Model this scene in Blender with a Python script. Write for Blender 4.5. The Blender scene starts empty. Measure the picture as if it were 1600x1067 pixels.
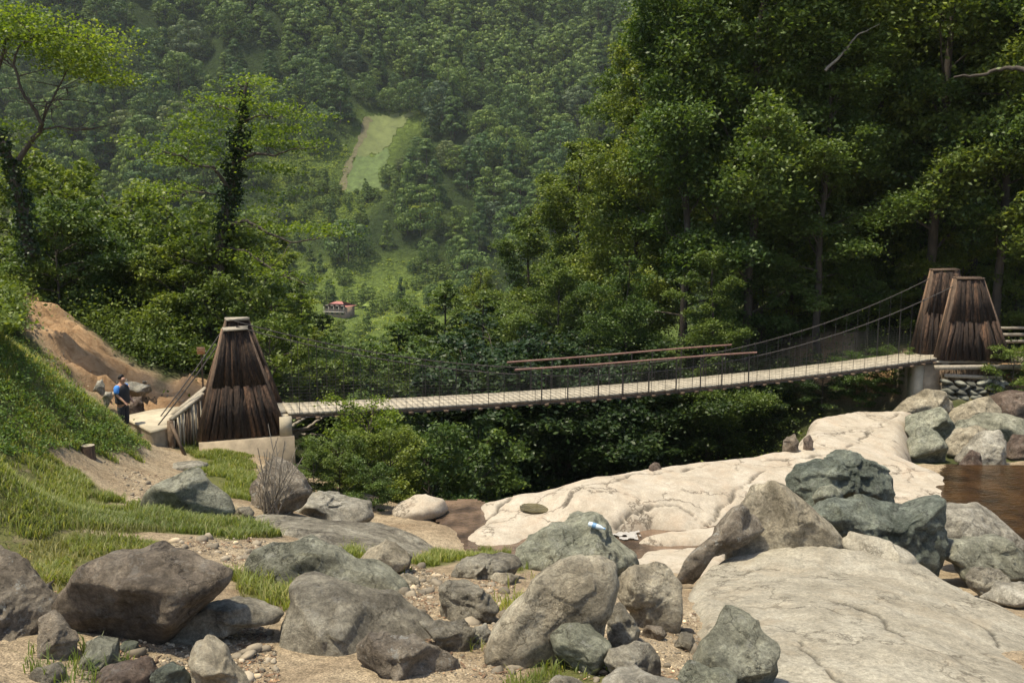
import bpy, math, random
import numpy as np
from mathutils import Vector
R = math.radians
rng = np.random.default_rng(7)
random.seed(7)
sc = bpy.context.scene
# ------------------------------------------------------------ camera
F = 1386.0
PITCH = math.atan((533.5-347)/F)
CT, ST = math.cos(PITCH), math.sin(PITCH)
cam = bpy.data.cameras.new('camera'); camo = bpy.data.objects.new('camera', cam)
sc.collection.objects.link(camo); sc.camera = camo
cam.lens = 36*F/1600; cam.sensor_width = 36; cam.clip_start = .1; cam.clip_end = 3000
camo.location = (0, 0, 0); camo.rotation_euler = (math.pi/2-PITCH, 0, 0)
# ------------------------------------------------------------ light
SUN = Vector((-.30, -.13, .94)).normalized()
w = bpy.data.worlds.new('World'); sc.world = w; w.use_nodes = True
nt = w.node_tree; bg = nt.nodes['Background']
sky = nt.nodes.new('ShaderNodeTexSky'); sky.sky_type = 'NISHITA'; sky.sun_disc = False
sky.sun_elevation = math.asin(SUN.z); sky.sun_rotation = math.atan2(SUN.x, SUN.y)
sky.air_density = 1.2; sky.dust_density = 2.0
nt.links.new(sky.outputs[0], bg.inputs[0]); bg.inputs[1].default_value = .12
sl = bpy.data.lights.new('sun', 'SUN'); sl.energy = 4.1; sl.angle = R(2.); sl.color = (1, .91, .71)
so = bpy.data.objects.new('sun', sl); sc.collection.objects.link(so)
so.rotation_euler = SUN.to_track_quat('Z', 'Y').to_euler()
sc.view_settings.view_transform = 'Standard'; sc.view_settings.look = 'None'
sc.view_settings.exposure = 0.7; sc.view_settings.gamma = 1
sc.render.engine = 'CYCLES'
cy = sc.cycles
cy.max_bounces = 6; cy.diffuse_bounces = 2; cy.glossy_bounces = 2; cy.transmission_bounces = 3
cy.transparent_max_bounces = 8; cy.volume_bounces = 0
# ------------------------------------------------------------ pixel helpers (measured on the photograph)
def ray(px, py):
    cx = (px-800)/F; cyy = (533.5-py)/F
    return np.array([cx, CT+cyy*ST, -ST+cyy*CT])
def W(px, py, Y):
    d = ray(px, py); return d*(Y/d[1])
def PZ(px, py, z):
    d = ray(px, py); return d*(z/d[2])
# ------------------------------------------------------------ noise
def _h(i, j, k, s):
    n = (i*374761393 + j*668265263 + k*2147483647 + s*974711) & 0xffffffff
    n = ((n ^ (n >> 13))*1274126177) & 0xffffffff
    return ((n ^ (n >> 16)) & 0xffff)/32767.5-1
def vnoise(p, s=0):
    p = np.asarray(p, float); i = np.floor(p).astype(np.int64); f = p-i; f = f*f*(3-2*f)
    r = 0
    for dx in (0, 1):
        wx = f[..., 0] if dx else 1-f[..., 0]
        for dy in (0, 1):
            wy = f[..., 1] if dy else 1-f[..., 1]
            for dz in (0, 1):
                wz = f[..., 2] if dz else 1-f[..., 2]
                r = r+wx*wy*wz*_h(i[..., 0]+dx, i[..., 1]+dy, i[..., 2]+dz, s)
    return r
def fbm(p, o=4, s=0):
    p = np.asarray(p, float); a = 1; r = 0
    for k in range(o):
        r = r+a*vnoise(p+17.3*k, s+k); p = p*2.07; a *= .5
    return r
def fbm2(x, y, o=4, s=0):
    return fbm(np.stack([x, y, np.full_like(x, .37)], -1), o, s)
# ------------------------------------------------------------ mesh helpers
col = sc.collection
def link(o, parent=None):
    col.objects.link(o)
    if parent is not None: o.parent = parent
    return o
def mesh_np(name, v, f, mat=None, parent=None, smooth=True, origin=None, mats=None, fm=None):
    v = np.asarray(v, float).reshape(-1, 3); f = np.asarray(f, np.int32)
    k = f.shape[1]
    if origin is None: origin = (0, 0, 0)
    v = v-np.asarray(origin)
    me = bpy.data.meshes.new(name)
    me.vertices.add(len(v)); me.vertices.foreach_set('co', v.astype(np.float32).ravel())
    me.loops.add(f.size); me.loops.foreach_set('vertex_index', f.ravel())
    me.polygons.add(len(f)); me.polygons.foreach_set('loop_start', np.arange(0, f.size, k, dtype=np.int32))
    me.polygons.foreach_set('loop_total', np.full(len(f), k, np.int32))
    if mats:
        for m in mats: me.materials.append(m)
    elif mat: me.materials.append(mat)
    if fm is not None: me.polygons.foreach_set('material_index', np.asarray(fm, np.int32))
    if smooth: me.polygons.foreach_set('use_smooth', np.ones(len(f), bool))
    me.update(calc_edges=True); me.validate()
    o = bpy.data.objects.new(name, me); link(o, parent)
    if parent is None: o.location = origin
    else: o.location = Vector(origin)
    return o
def tag(o, label=None, cat=None, group=None, kind=None):
    if label: o['label'] = label
    if cat: o['category'] = cat
    if group: o['group'] = group
    if kind: o['kind'] = kind
    return o
def empty(name, loc, label, cat, group=None):
    o = bpy.data.objects.new(name, None); col.objects.link(o); o.location = Vector([float(c) for c in loc])
    o.empty_display_size = .3
    return tag(o, label, cat, group)
class MB:                       # collects quads
    def __init__(s): s.v = []; s.f = []; s.n = 0
    def add(s, v, f):
        v = np.asarray(v, float); f = np.asarray(f, int)
        s.v.append(v); s.f.append(f+s.n); s.n += len(v)
    def box(s, c, ax, ay, az, jit=0):      # centre and three half-axis vectors
        c = np.asarray(c, float); ax, ay, az = map(lambda q: np.asarray(q, float), (ax, ay, az))
        v = np.array([c+i*ax+j*ay+k*az for i in (-1, 1) for j in (-1, 1) for k in (-1, 1)])
        if jit: v = v+rng.normal(0, jit, v.shape)
        s.add(v, [[0, 1, 3, 2], [4, 6, 7, 5], [0, 4, 5, 1], [2, 3, 7, 6], [0, 2, 6, 4], [1, 5, 7, 3]])
    def bar(s, a, b, wd, th, up=(0, 0, 1), jit=0):
        a = np.asarray(a, float); b = np.asarray(b, float); t = (b-a); L = np.linalg.norm(t); t = t/L
        u = np.asarray(up, float); u = u-t*np.dot(u, t); u /= np.linalg.norm(u); r = np.cross(t, u)
        s.box((a+b)/2, t*L/2, r*wd/2, u*th/2, jit)
    def tube(s, path, rad, sides=6, cap=True):
        p = np.asarray(path, float); n = len(p)
        rad = np.broadcast_to(np.asarray(rad, float), (n,))
        t = np.gradient(p, axis=0); t /= np.linalg.norm(t, axis=1)[:, None]+1e-9
        ref = np.array([.13, .27, 1.]) if abs(t[:, 2]).mean() < .8 else np.array([1., .2, .1])
        u = np.cross(t, ref); u /= np.linalg.norm(u, axis=1)[:, None]+1e-9; q = np.cross(t, u)
        a = np.arange(sides)/sides*2*np.pi
        v = (p[:, None]+rad[:, None, None]*(np.cos(a)[None, :, None]*u[:, None]+np.sin(a)[None, :, None]*q[:, None])).reshape(-1, 3)
        i = np.arange(n-1)[:, None]*sides; j = np.arange(sides)[None]; j2 = (j+1) % sides
        f = np.stack([i+j, i+j2, i+sides+j2, i+sides+j], -1).reshape(-1, 4)
        s.add(v, f)
        if cap and sides == 6:
            s.add(v[:6], [[0, 5, 4, 3], [0, 3, 2, 1]]); s.add(v[-6:], [[0, 1, 2, 3], [0, 3, 4, 5]])
    def build(s, name, mat=None, parent=None, smooth=False, origin=None, **k):
        if not s.v: return None
        v = np.concatenate(s.v); f = np.concatenate(s.f)
        if parent is not None: v = v-np.array(parent.matrix_world.translation if False else parent.location if parent.parent is None else (parent.location+parent.parent.location))
        return mesh_np(name, v, f, mat, parent, smooth, origin if parent is None else None, **k)
# ------------------------------------------------------------ material helpers
def mat(name):
    m = bpy.data.materials.new(name); m.use_nodes = True
    nt = m.node_tree; b = nt.nodes['Principled BSDF']
    return m, nt, b
def N(nt, t, **k):
    n = nt.nodes.new(t)
    for a, v in k.items():
        if a in n.inputs: n.inputs[a].default_value = v
        else: setattr(n, a, v)
    return n
def ramp(nt, src, stops, interp='LINEAR'):
    r = nt.nodes.new('ShaderNodeValToRGB'); e = r.color_ramp.elements; r.color_ramp.interpolation = interp
    while len(e) < len(stops): e.new(.5)
    for q, (p, c) in zip(e, stops): q.position = p; q.color = (*c, 1) if len(c) == 3 else c
    nt.links.new(src, r.inputs[0]); return r.outputs[0]
def mixc(nt, a, b, fac, mode='MIX'):
    m = nt.nodes.new('ShaderNodeMix'); m.data_type = 'RGBA'; m.blend_type = mode
    for s, i in ((a, 6), (b, 7), (fac, 0)):
        if hasattr(s, 'links'): nt.links.new(s, m.inputs[i])
        elif i == 0: m.inputs[0].default_value = s
        else: m.inputs[i].default_value = (*s, 1)
    return m.outputs[2]
def mth(nt, op, a, b=0.):
    m = nt.nodes.new('ShaderNodeMath'); m.operation = op
    for s, i in ((a, 0), (b, 1)):
        if hasattr(s, 'links'): nt.links.new(s, m.inputs[i])
        else: m.inputs[i].default_value = s
    return m.outputs[0]
def noise(nt, vec, scale, detail=6, rough=.6, dist=0., out=0):
    n = N(nt, 'ShaderNodeTexNoise'); n.inputs['Scale'].default_value = scale; n.inputs['Detail'].default_value = detail
    n.inputs['Roughness'].default_value = rough; n.inputs['Distortion'].default_value = dist
    nt.links.new(vec, n.inputs['Vector']); return n.outputs[out]
def coords(nt, obj_rand=True, kind='Object'):
    tc = nt.nodes.new('ShaderNodeTexCoord')
    if not obj_rand: return tc.outputs[kind]
    oi = nt.nodes.new('ShaderNodeObjectInfo'); a = nt.nodes.new('ShaderNodeVectorMath'); a.operation = 'MULTIPLY_ADD'
    c = nt.nodes.new('ShaderNodeCombineXYZ')
    for i in range(3): nt.links.new(oi.outputs['Random'], c.inputs[i])
    nt.links.new(c.outputs[0], a.inputs[0]); a.inputs[1].default_value = (37, 53, 71); nt.links.new(tc.outputs[kind], a.inputs[2])
    return a.outputs[0]
def bump(nt, b, h, strength, dist):
    n = nt.nodes.new('ShaderNodeBump'); n.inputs['Strength'].default_value = strength; n.inputs['Distance'].default_value = dist
    nt.links.new(h, n.inputs['Height']); nt.links.new(n.outputs[0], b.inputs['Normal']); return n
def rockmat(name, dark, mid, light, spots=0., rough=1., bs=.8, crack=.6, spotcol=(.5, .49, .44), stain=None, low=.6, cs=1.3, ov=1., stf=.6):
    m, nt, b = mat(name); v = coords(nt)
    n1 = noise(nt, v, 1.3, 10, .68, .5); n2 = noise(nt, v, 6, 12, .75, .3); n3 = noise(nt, v, 30, 10, .85)
    c = ramp(nt, n1, [(.36, dark), (.5, mid), (.64, light)])
    c = mixc(nt, c, ramp(nt, n2, [(.36, (.16,)*3), (.5, (.5,)*3), (.64, (.86,)*3)]), .6*ov, 'OVERLAY')
    c = mixc(nt, c, ramp(nt, n3, [(.36, (.12,)*3), (.5, (.5,)*3), (.64, (.9,)*3)]), .55*min(1, rough), 'OVERLAY')
    dn = nt.nodes.new('ShaderNodeVectorMath'); dn.operation = 'MULTIPLY_ADD'; nt.links.new(noise(nt, v, 1.6, 8, .65, 0, 1), dn.inputs[0])
    dn.inputs[1].default_value = (1.3, 1.3, 1.3); nt.links.new(v, dn.inputs[2])
    vo = N(nt, 'ShaderNodeTexVoronoi', feature='DISTANCE_TO_EDGE'); vo.inputs['Scale'].default_value = cs; nt.links.new(dn.outputs[0], vo.inputs['Vector'])
    cr = ramp(nt, vo.outputs['Distance'], [(0, (0, 0, 0)), (.018, (1, 1, 1))])
    gate = noise(nt, v, .9, 4, .6)
    crm = mth(nt, 'MAXIMUM', cr, ramp(nt, gate, [(.44, (1, 1, 1)), (.52, (0, 0, 0))]))
    c = mixc(nt, mixc(nt, c, (.22, .20, .18), crack, 'MULTIPLY'), c, crm)
    if stain:
        c = mixc(nt, c, stain, mth(nt, 'MULTIPLY', ramp(nt, noise(nt, v, 1.4, 9, .65, 1), [(.5, (0, 0, 0)), (.66, (1, 1, 1))]), stf))
    if spots:
        s = noise(nt, v, 7, 10, .8)
        c = mixc(nt, c, spotcol, mth(nt, 'MULTIPLY', ramp(nt, s, [(.56, (0, 0, 0)), (.6, (1, 1, 1))]), spots))
    ca = N(nt, 'ShaderNodeAttribute', attribute_name='joint')
    c = mixc(nt, c, tuple(x*.22 for x in dark), mth(nt, 'MULTIPLY', ca.outputs['Fac'], 1.))
    nt.links.new(c, b.inputs['Base Color']); b.inputs['Roughness'].default_value = .88
    b.inputs['Specular IOR Level'].default_value = .25
    h = mth(nt, 'ADD', mth(nt, 'MULTIPLY', n2, .9), mth(nt, 'MULTIPLY', n3, .38*rough))
    h = mth(nt, 'ADD', h, mth(nt, 'MULTIPLY', crm, .45*crack))
    h = mth(nt, 'ADD', h, mth(nt, 'MULTIPLY', n1, low))
    bump(nt, b, h, bs, .16)
    return m
M = {}
M['rock_dark'] = rockmat('rock_dark', (.13, .103, .075), (.26, .21, .155), (.38, .32, .245), .2, 1.2, 1.)
M['rock_grey'] = rockmat('rock_grey', (.14, .122, .092), (.28, .25, .19), (.40, .365, .285), .2, 1.2, .9)
M['rock_tan'] = rockmat('rock_tan', (.17, .145, .10), (.29, .25, .18), (.38, .34, .255), .12, 1, .7)
M['rock_slab'] = rockmat('rock_slab', (.23, .205, .155), (.28, .252, .195), (.33, .302, .24), .25, 1.2, .4, .7, (.44, .41, .33), stain=(.32, .26, .18), low=.12, cs=.6, ov=.55, stf=.4)
M['rock_green'] = rockmat('rock_green', (.14, .14, .10), (.26, .255, .19), (.37, .36, .275), .25, 1.2, .9)
M['rock_teal'] = rockmat('rock_teal', (.095, .11, .085), (.20, .22, .175), (.32, .34, .27), .25, 1.4, 1.)
M['rock_palegreen'] = rockmat('rock_palegreen', (.16, .165, .12), (.29, .29, .215), (.39, .38, .285), .35, 1.2, .9)
M['rock_pale'] = rockmat('rock_pale', (.19, .17, .13), (.30, .275, .22), (.42, .39, .32), .25, 1, .8)
M['rock_lichen'] = rockmat('rock_lichen', (.13, .105, .08), (.27, .225, .17), (.38, .33, .26), .85, 1.3, 1.)
M['rock_rust'] = rockmat('rock_rust', (.08, .055, .042), (.165, .12, .092), (.27, .21, .165), .25, 1.3, 1.)
M['bedrock'] = rockmat('bedrock', (.32, .27, .205), (.37, .32, .25), (.41, .36, .29), .0, .6, .2, .9, stain=(.38, .27, .18), low=.25, cs=.45, ov=.3, stf=.3)
def simple(name, c, rough=.8, var=.3, scale=6, bs=.3, bd=.02, metal=0, island=False, streak=None):
    m, nt, b = mat(name); v = coords(nt)
    if streak:
        mp = N(nt, 'ShaderNodeMapping'); mp.inputs['Scale'].default_value = streak; nt.links.new(v, mp.inputs[0]); v = mp.outputs[0]
    n = noise(nt, v, scale, 8, .65)
    d = tuple(x*(1-var) for x in c); l = tuple(min(1, x*(1+var)) for x in c)
    cc = ramp(nt, n, [(.3, d), (.7, l)])
    if island:
        g = nt.nodes.new('ShaderNodeNewGeometry')
        cc = mixc(nt, cc, ramp(nt, g.outputs['Random Per Island'], [(0, (.35,)*3), (.6, (.8,)*3), (.9, (1.3,)*3), (1, (2.3, 2.1, 1.8))]), 1., 'MULTIPLY')
    nt.links.new(cc, b.inputs['Base Color']); b.inputs['Roughness'].default_value = rough; b.inputs['Metallic'].default_value = metal
    if bs: bump(nt, b, n, bs, bd)
    return m
M['bark_plank'] = simple('bark_plank', (.055, .031, .019), .9, .9, 10, 1., .06, island=True, streak=(2.5, 2.5, .9))
M['bark_edge'] = simple('bark_edge', (.125, .08, .052), .85, .6, 9, .8, .03, island=True, streak=(2.5, 2.5, .7))
M['wood_grey'] = simple('wood_grey', (.30, .26, .20), .8, .35, 12, .4, .01, streak=(1, 1, 1))
M['wood_deck'] = simple('wood_deck', (.36, .315, .24), .8, .35, 5, .3, .01, island=False)
M['wood_brown'] = simple('wood_brown', (.15, .10, .062), .85, .5, 9, .6, .02, island=True)
M['concrete'] = simple('concrete', (.30, .24, .165), .9, .35, 3, .5, .02)
M['concrete_top'] = simple('concrete_top', (.42, .36, .26), .9, .25, 3, .4, .02)
M['steel'] = simple('steel', (.05, .042, .036), .6, .3, 10, 0)
M['red_pipe'] = simple('red_pipe', (.20, .11, .085), .55, .3, 5, .1, .005)
M['bark'] = simple('bark', (.060, .048, .036), .9, .5, 7, .8, .03, streak=(1, 1, .35))
M['bark_pale'] = simple('bark_pale', (.22, .19, .15), .9, .4, 7, .6, .02, streak=(1, 1, .35))
M['soil'] = simple('soil', (.33, .20, .105), .95, .3, 2.5, 1., .12)
def leafmat(name, c1, c2, c3=None, tr=.35, rough=.5, spec=.35, hue=.0):
    m, nt, b = mat(name)
    g = nt.nodes.new('ShaderNodeNewGeometry'); oi = nt.nodes.new('ShaderNodeObjectInfo')
    r = g.outputs['Random Per Island']
    stops = [(0, c1), (1, c2)] if c3 is None else [(0, c1), (.8, c2), (1, c3)]
    c = ramp(nt, r, stops)
    n = noise(nt, coords(nt), .35, 3, .5); nlow = noise(nt, coords(nt, False), .035, 3, .6)
    c = mixc(nt, c, ramp(nt, nlow, [(.35, (.72, .8, .8)), (.65, (1.28, 1.2, 1.05))]), 1, 'MULTIPLY')
    c = mixc(nt, c, ramp(nt, n, [(.3, (.72, .78, .7)), (.7, (1.3, 1.22, 1.1))]), 1, 'MULTIPLY')
    c = mixc(nt, c, ramp(nt, oi.outputs['Random'], [(0, (.6, .72, .8)), (.5, (1, 1, 1)), (1, (1.4, 1.25, .9))]), 1, 'MULTIPLY')
    nt.links.new(c, b.inputs['Base Color']); b.inputs['Roughness'].default_value = rough
    b.inputs['Specular IOR Level'].default_value = spec
    t = nt.nodes.new('ShaderNodeBsdfTranslucent'); nt.links.new(mixc(nt, c, (1.5, 1.5, .6), 1, 'MULTIPLY'), t.inputs[0])
    mx = nt.nodes.new('ShaderNodeMixShader'); mx.inputs[0].default_value = tr
    nt.links.new(b.outputs[0], mx.inputs[1]); nt.links.new(t.outputs[0], mx.inputs[2])
    nt.links.new(mx.outputs[0], nt.nodes['Material Output'].inputs['Surface']); return m
M['leaf_dark'] = leafmat('leaf_dark', (.065, .10, .022), (.135, .185, .042), (.23, .27, .08))
M['leaf_shaded'] = leafmat('leaf_shaded', (.014, .032, .010), (.034, .062, .016), (.06, .09, .022), .25)  # gorge shade put into the leaf colour, much darker than the other leaves
M['leaf_mid'] = leafmat('leaf_mid', (.065, .10, .022), (.125, .175, .042), (.19, .235, .07))
M['leaf_yellow'] = leafmat('leaf_yellow', (.09, .138, .02), (.17, .23, .03), (.25, .29, .05), .45)
M['leaf_ivy'] = leafmat('leaf_ivy', (.012, .028, .008), (.028, .055, .014), None, .15)
M['leaf_hill'] = leafmat('leaf_hill', (.055, .095, .026), (.105, .165, .042), (.16, .22, .06), .25, .6, .3)
M['leaf_hillpale'] = leafmat('leaf_hillpale', (.07, .10, .05), (.11, .145, .07), None, .25, .6, .3)
M['leaf_fern'] = leafmat('leaf_fern', (.10, .16, .035), (.19, .26, .06), (.27, .33, .09), .4, .5)
M['grass'] = leafmat('grass', (.14, .175, .05), (.24, .27, .085), (.42, .38, .19), .45, .5)
M['grass_dry'] = leafmat('grass_dry', (.20, .19, .06), (.32, .27, .11), (.42, .34, .18), .3, .6)
# ============================================================ TERRAIN
ctl = []
def cz(px, py, z): ctl.append(PZ(px, py, z))
def cw(x, y, z): ctl.append(np.array([x, y, z], float))
for a in [(0,1067,-3.15),(-300,1067,-3.0),(400,1067,-3.35),(760,1060,-3.4),(1000,1060,-3.5),(1300,1060,-3.75),(1700,1060,-3.9),
          (-200,930,-3.2),(0,930,-3.4),(300,930,-3.6),(660,930,-3.85),(900,930,-4.1),(1200,930,-4.6),(1700,930,-5.0),
          (0,850,-3.65),(200,850,-3.8),(350,850,-3.95),(560,890,-4.1),(620,920,-4.0),(720,890,-4.35),(800,885,-4.6),(1000,900,-5.1),(880,905,-4.5),
          (0,780,-3.9),(100,790,-4.1),(250,790,-4.6),(400,815,-4.75),(550,830,-5.85),(700,865,-5.95),(620,840,-5.95),(640,808,-6.02),(320,740,-5.2),
          (0,740,-3.75),(60,700,-3.95),(0,640,-3.25),(0,575,-2.65),(-150,560,-1.7),(0,530,-2.25),(-200,800,-3.0),
          (137,712,-4.65),(230,735,-5.1),(230,705,-5.35),(380,750,-5.5),(390,715,-5.75),(158,640,-4.0),(188,650,-4.4),(85,590,-3.2),(210,715,-5.15),
          (800,845,-6.45),(1000,850,-6.5),(1100,820,-6.5),(700,805,-6.5),(1560,790,-6.3),(1750,790,-6.3),
          (900,780,-6.6),(1300,720,-6.6),(1440,665,-6.6),(1600,720,-6.4),(1600,665,-6.4),(1700,640,-6.2),(450,800,-5.3),(600,790,-6.4)]: cz(*a)
for a in [(0,0,-1.75),(0,3,-2.7),(-4,3,-2.6),(5,3,-2.8),(-8,5,-2.4),(9,5,-3.2),(0,-6,-1.2),(-12,-6,0),(14,-6,-1.5),(-16,5,-.6),(-14,12,-.8),
          (-9.6,21.5,-5.25),(-9.8,22,-5.25),(-8.3,23.5,-5.3),(-6.8,22.3,-5.75),(-11.3,22.5,-4.6),(-12.3,21.5,-3.6),
          (-14.8,27,-2.4),(-12.6,25,-3.2),(-11.3,26,-4.4),(-10,24.8,-5.05),(-9.5,28,-5.0),(-8.2,26,-5.1),(-17,25,-1.2),(-20,30,-.5),(-14.5,33,-4.6),(-9.5,34,-5.6),(-19,38,-3.5),
          (-4.6,23.4,-7.4),(-5.2,25.5,-7.5),(-3.6,21.5,-6.6),(-2.8,24,-9.),
          (0,25.5,-9.5),(4,28.5,-10.5),(9,30,-9.5),(-3,30,-12),(1,34,-11.5),(-5,40,-14),(-7,60,-21),(12.5,29,-7.4),(13,31.5,-7),
          (-14,45,-9),(-25,48,-3),(-12,60,-17),(-35,65,2),(-22,80,-14),(-40,110,-8),(-5,80,-26),(-5,110,-31),
          (8,40,-7.5),(4,48,-9.5),(12,36.5,-5.2),(14,34,-5.0),(16,30.9,-4.9),(22,31,-4.85),(19.5,18,-5.5),(20,22.5,-5.6),(16.5,13.5,-5.2),(22,15,-5.0),(14.5,27,-6.6),(17.5,26,-6.5),(16.3,29,-6.2),(20,29,-6.0),(16,36,-4.75),(24,38,-4.3),(30,33,-3.6),
          (19,27.6,-6.3),(25,26,-5.6),(30,20,-4.5),(18,45,-3.5),(8,60,-12),(28,50,2),(40,50,8),(20,70,-4),(40,80,8),(0,100,-27),(20,110,-18),(50,110,6),(60,60,18),(60,30,6),(45,10,0)]: cw(*a)
ctl = np.array(ctl)
def _warp(y): return 14*np.log1p(np.maximum(y+8, 0)/14)
P = np.stack([ctl[:, 0]*.6, _warp(ctl[:, 1])*1.4], 1)
def _k(d2): return .5*d2*np.log(d2+1e-9)
n = len(P); A = np.zeros((n+3, n+3)); A[:n, :n] = _k(((P[:, None]-P[None])**2).sum(-1))+np.eye(n)*.25
A[:n, n:] = np.c_[np.ones(n), P]; A[n:, :n] = A[:n, n:].T
sol = np.linalg.solve(A, np.r_[ctl[:, 2], 0, 0, 0])
def znear(x, y):
    q = np.stack([x*.6, _warp(y)*1.4], -1).reshape(-1, 2); out = np.empty(len(q))
    for i in range(0, len(q), 20000):
        s = q[i:i+20000]; out[i:i+20000] = _k(((s[:, None]-P[None])**2).sum(-1))@sol[:n]+sol[n]+s@sol[n+1:]
    return out.reshape(np.shape(x))
YZ = np.array([[0,-20],[100,-27],[150,-34],[215,-33],[240,-27],[262,-23],[275,-16],[330,27],[420,100],[560,215],[700,300],[900,340]], float)
def zfar(x, y):
    rd = fbm2(x/70+3.1, y/130+1.7, 3, 5)
    am = np.clip((y-235)/120, 0, 1)
    yy = y+rd*28*am+np.clip(-x-60, 0, 200)*.22+np.clip(x-20, 0, 300)*.35
    return np.interp(yy, YZ[:, 0], YZ[:, 1])+fbm2(x/22, y/22, 3, 9)*2.2*np.clip((y-150)/100, .2, 1)
def sm(t): t = np.clip(t, 0, 1); return t*t*(3-2*t)
def zter(x, y):
    x = np.asarray(x, float); y = np.asarray(y, float)
    t = sm((y-75)/35)
    zn = znear(np.clip(x, -60, 60), np.minimum(y, 112))
    dd = np.clip(y-8, 0, 30)/30
    zn = zn+fbm2(x/1.3, y/1.3, 4, 2)*(.05+.12*dd)
    return zn*(1-t)+zfar(x, y)*t
# lookup grid
gy = np.concatenate([np.arange(-12, 4, .5), np.arange(4, 32, .14), np.arange(32, 60, .4), np.arange(60, 121, 1.)])
gx = np.concatenate([np.arange(-70, -22, 1.), np.arange(-22, 24, .16), np.arange(24, 72, 1.)])
GX, GY = np.meshgrid(gx, gy); GZ = zter(GX, GY)
def zt(x, y):
    x = np.asarray(x, float); y = np.asarray(y, float)
    i = np.clip(np.searchsorted(gx, x)-1, 0, len(gx)-2); j = np.clip(np.searchsorted(gy, y)-1, 0, len(gy)-2)
    u = np.clip((x-gx[i])/(gx[i+1]-gx[i]), 0, 1); v = np.clip((y-gy[j])/(gy[j+1]-gy[j]), 0, 1)
    zn = GZ[j, i]*(1-u)*(1-v)+GZ[j, i+1]*u*(1-v)+GZ[j+1, i]*(1-u)*v+GZ[j+1, i+1]*u*v
    far = y > 118
    if np.any(far): zn = np.where(far, zfar(x, y), zn)
    return zn
def hit(px, py, y0=4., y1=700.):
    d = ray(px, py); ys = np.concatenate([np.arange(y0, 60, .05), np.arange(60, y1, .5)]); ys = ys[ys > y0]
    p = d[None]*(ys/d[1])[:, None]; b = p[:, 2] < zt(p[:, 0], p[:, 1])
    k = np.argmax(b)
    return p[k] if b[k] else p[-1]
def inpoly(x, y, poly):
    x = np.asarray(x); y = np.asarray(y); r = np.zeros(x.shape, bool); n = len(poly); j = n-1
    for i in range(n):
        xi, yi = poly[i][0], poly[i][1]; xj, yj = poly[j][0], poly[j][1]
        c = ((yi > y) != (yj > y)) & (x < (xj-xi)*(y-yi)/(yj-yi+1e-12)+xi); r ^= c; j = i
    return r
def sdpoly(x, y, poly):          # positive inside
    d = np.full(np.shape(x), 1e9); n = len(poly)
    for i in range(n):
        a = np.array(poly[i][:2], float); b = np.array(poly[(i+1) % n][:2], float); e = b-a; L = e@e+1e-12
        t = np.clip(((x-a[0])*e[0]+(y-a[1])*e[1])/L, 0, 1)
        d = np.minimum(d, np.hypot(x-a[0]-t*e[0], y-a[1]-t*e[1]))
    return np.where(inpoly(x, y, poly), d, -d)
def wpoly(pts, **k): return [hit(a, b, **k)[:2] for a, b in pts]
def gridmesh(name, X, Y, Z, m, keep=None, parent=None, origin=None, attr=None):
    h, wd = X.shape; v = np.stack([X, Y, Z], -1).reshape(-1, 3); idx = np.arange(h*wd).reshape(h, wd)
    f = np.stack([idx[:-1, :-1], idx[:-1, 1:], idx[1:, 1:], idx[1:, :-1]], -1)
    if keep is not None:
        kc = keep[:-1, :-1] | keep[:-1, 1:] | keep[1:, 1:] | keep[1:, :-1]; f = f[kc]
    f = f.reshape(-1, 4)
    used = np.zeros(len(v), bool); used[f.ravel()] = True; mp = np.cumsum(used)-1
    o = mesh_np(name, v[used], mp[f], m, parent, True, origin)
    if attr is not None:
        for k, a in attr.items():
            at = o.data.attributes.new(k, 'FLOAT', 'POINT'); at.data.foreach_set('value', a.reshape(-1)[used].astype(np.float32))
    return o
# areas of grass (outlined on the ground)
GRASS = [wpoly(p) for p in [
    [(-60,560),(0,500),(60,545),(110,600),(170,640),(215,690),(218,712),(180,722),(130,700),(60,712),(-60,690)],
    [(-60,705),(60,725),(130,735),(165,770),(175,790),(260,785),(340,795),(420,835),(360,845),(250,830),(200,822),(110,830),(0,848),(-60,850)],
    [(262,690),(320,688),(390,702),(400,740),(398,785),(360,780),(330,750),(300,735),(325,722),(270,700)],
    [(90,850),(150,840),(230,845),(260,856),(170,858),(110,905),(80,925),(70,890)],
    [(360,900),(400,885),(470,870),(495,895),(452,905),(455,950),(420,948),(370,925)],
    [(625,885),(660,868),(740,855),(790,862),(700,880),(640,893)],
    [(800,890),(850,868),(860,880),(830,895)],
    [(825,1050),(870,1025),(960,1050),(950,1075),(820,1075)],
    [(560,870),(600,845),(560,850),(530,868)]]]
DRY = [wpoly(p) for p in [[(0,850),(120,830),(240,845),(110,900),(90,960),(0,870)], [(360,925),(420,948),(450,950),(450,900),(380,895)], [(60,790),(200,800),(400,840),(300,835),(100,828)]]]
def softmask(x, y, polys, wd=.35):
    m = np.zeros(np.shape(x))
    for p in polys: m = np.maximum(m, sm(sdpoly(x, y, p)/wd*.5+.5))
    return m
gn = fbm2(GX*1.6, GY*1.6, 4, 31)
near = (GY > 3) & (GY < 32) & (GX > -20) & (GX < 12)
gmask = np.zeros_like(GX); gmask[near] = softmask(GX[near]+gn[near]*.15, GY[near]+gn[near]*.15, GRASS+DRY)
SOILW = wpoly([(20,470),(60,468),(130,515),(225,580),(240,610),(300,590),(330,600),(330,660),(200,655),(130,600),(60,540)])
soil = np.zeros_like(GX); soil[near] = softmask(GX[near]+gn[near]*.2, GY[near]+gn[near]*.2, [SOILW], .5)
soil = np.maximum(soil, softmask(GX, GY, [[(12.5,33.6),(17,33.2),(30,31),(30,29.7),(14.8,30),(12,34.5),(11.5,37),(14.5,37.2)]], 1.))
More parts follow.
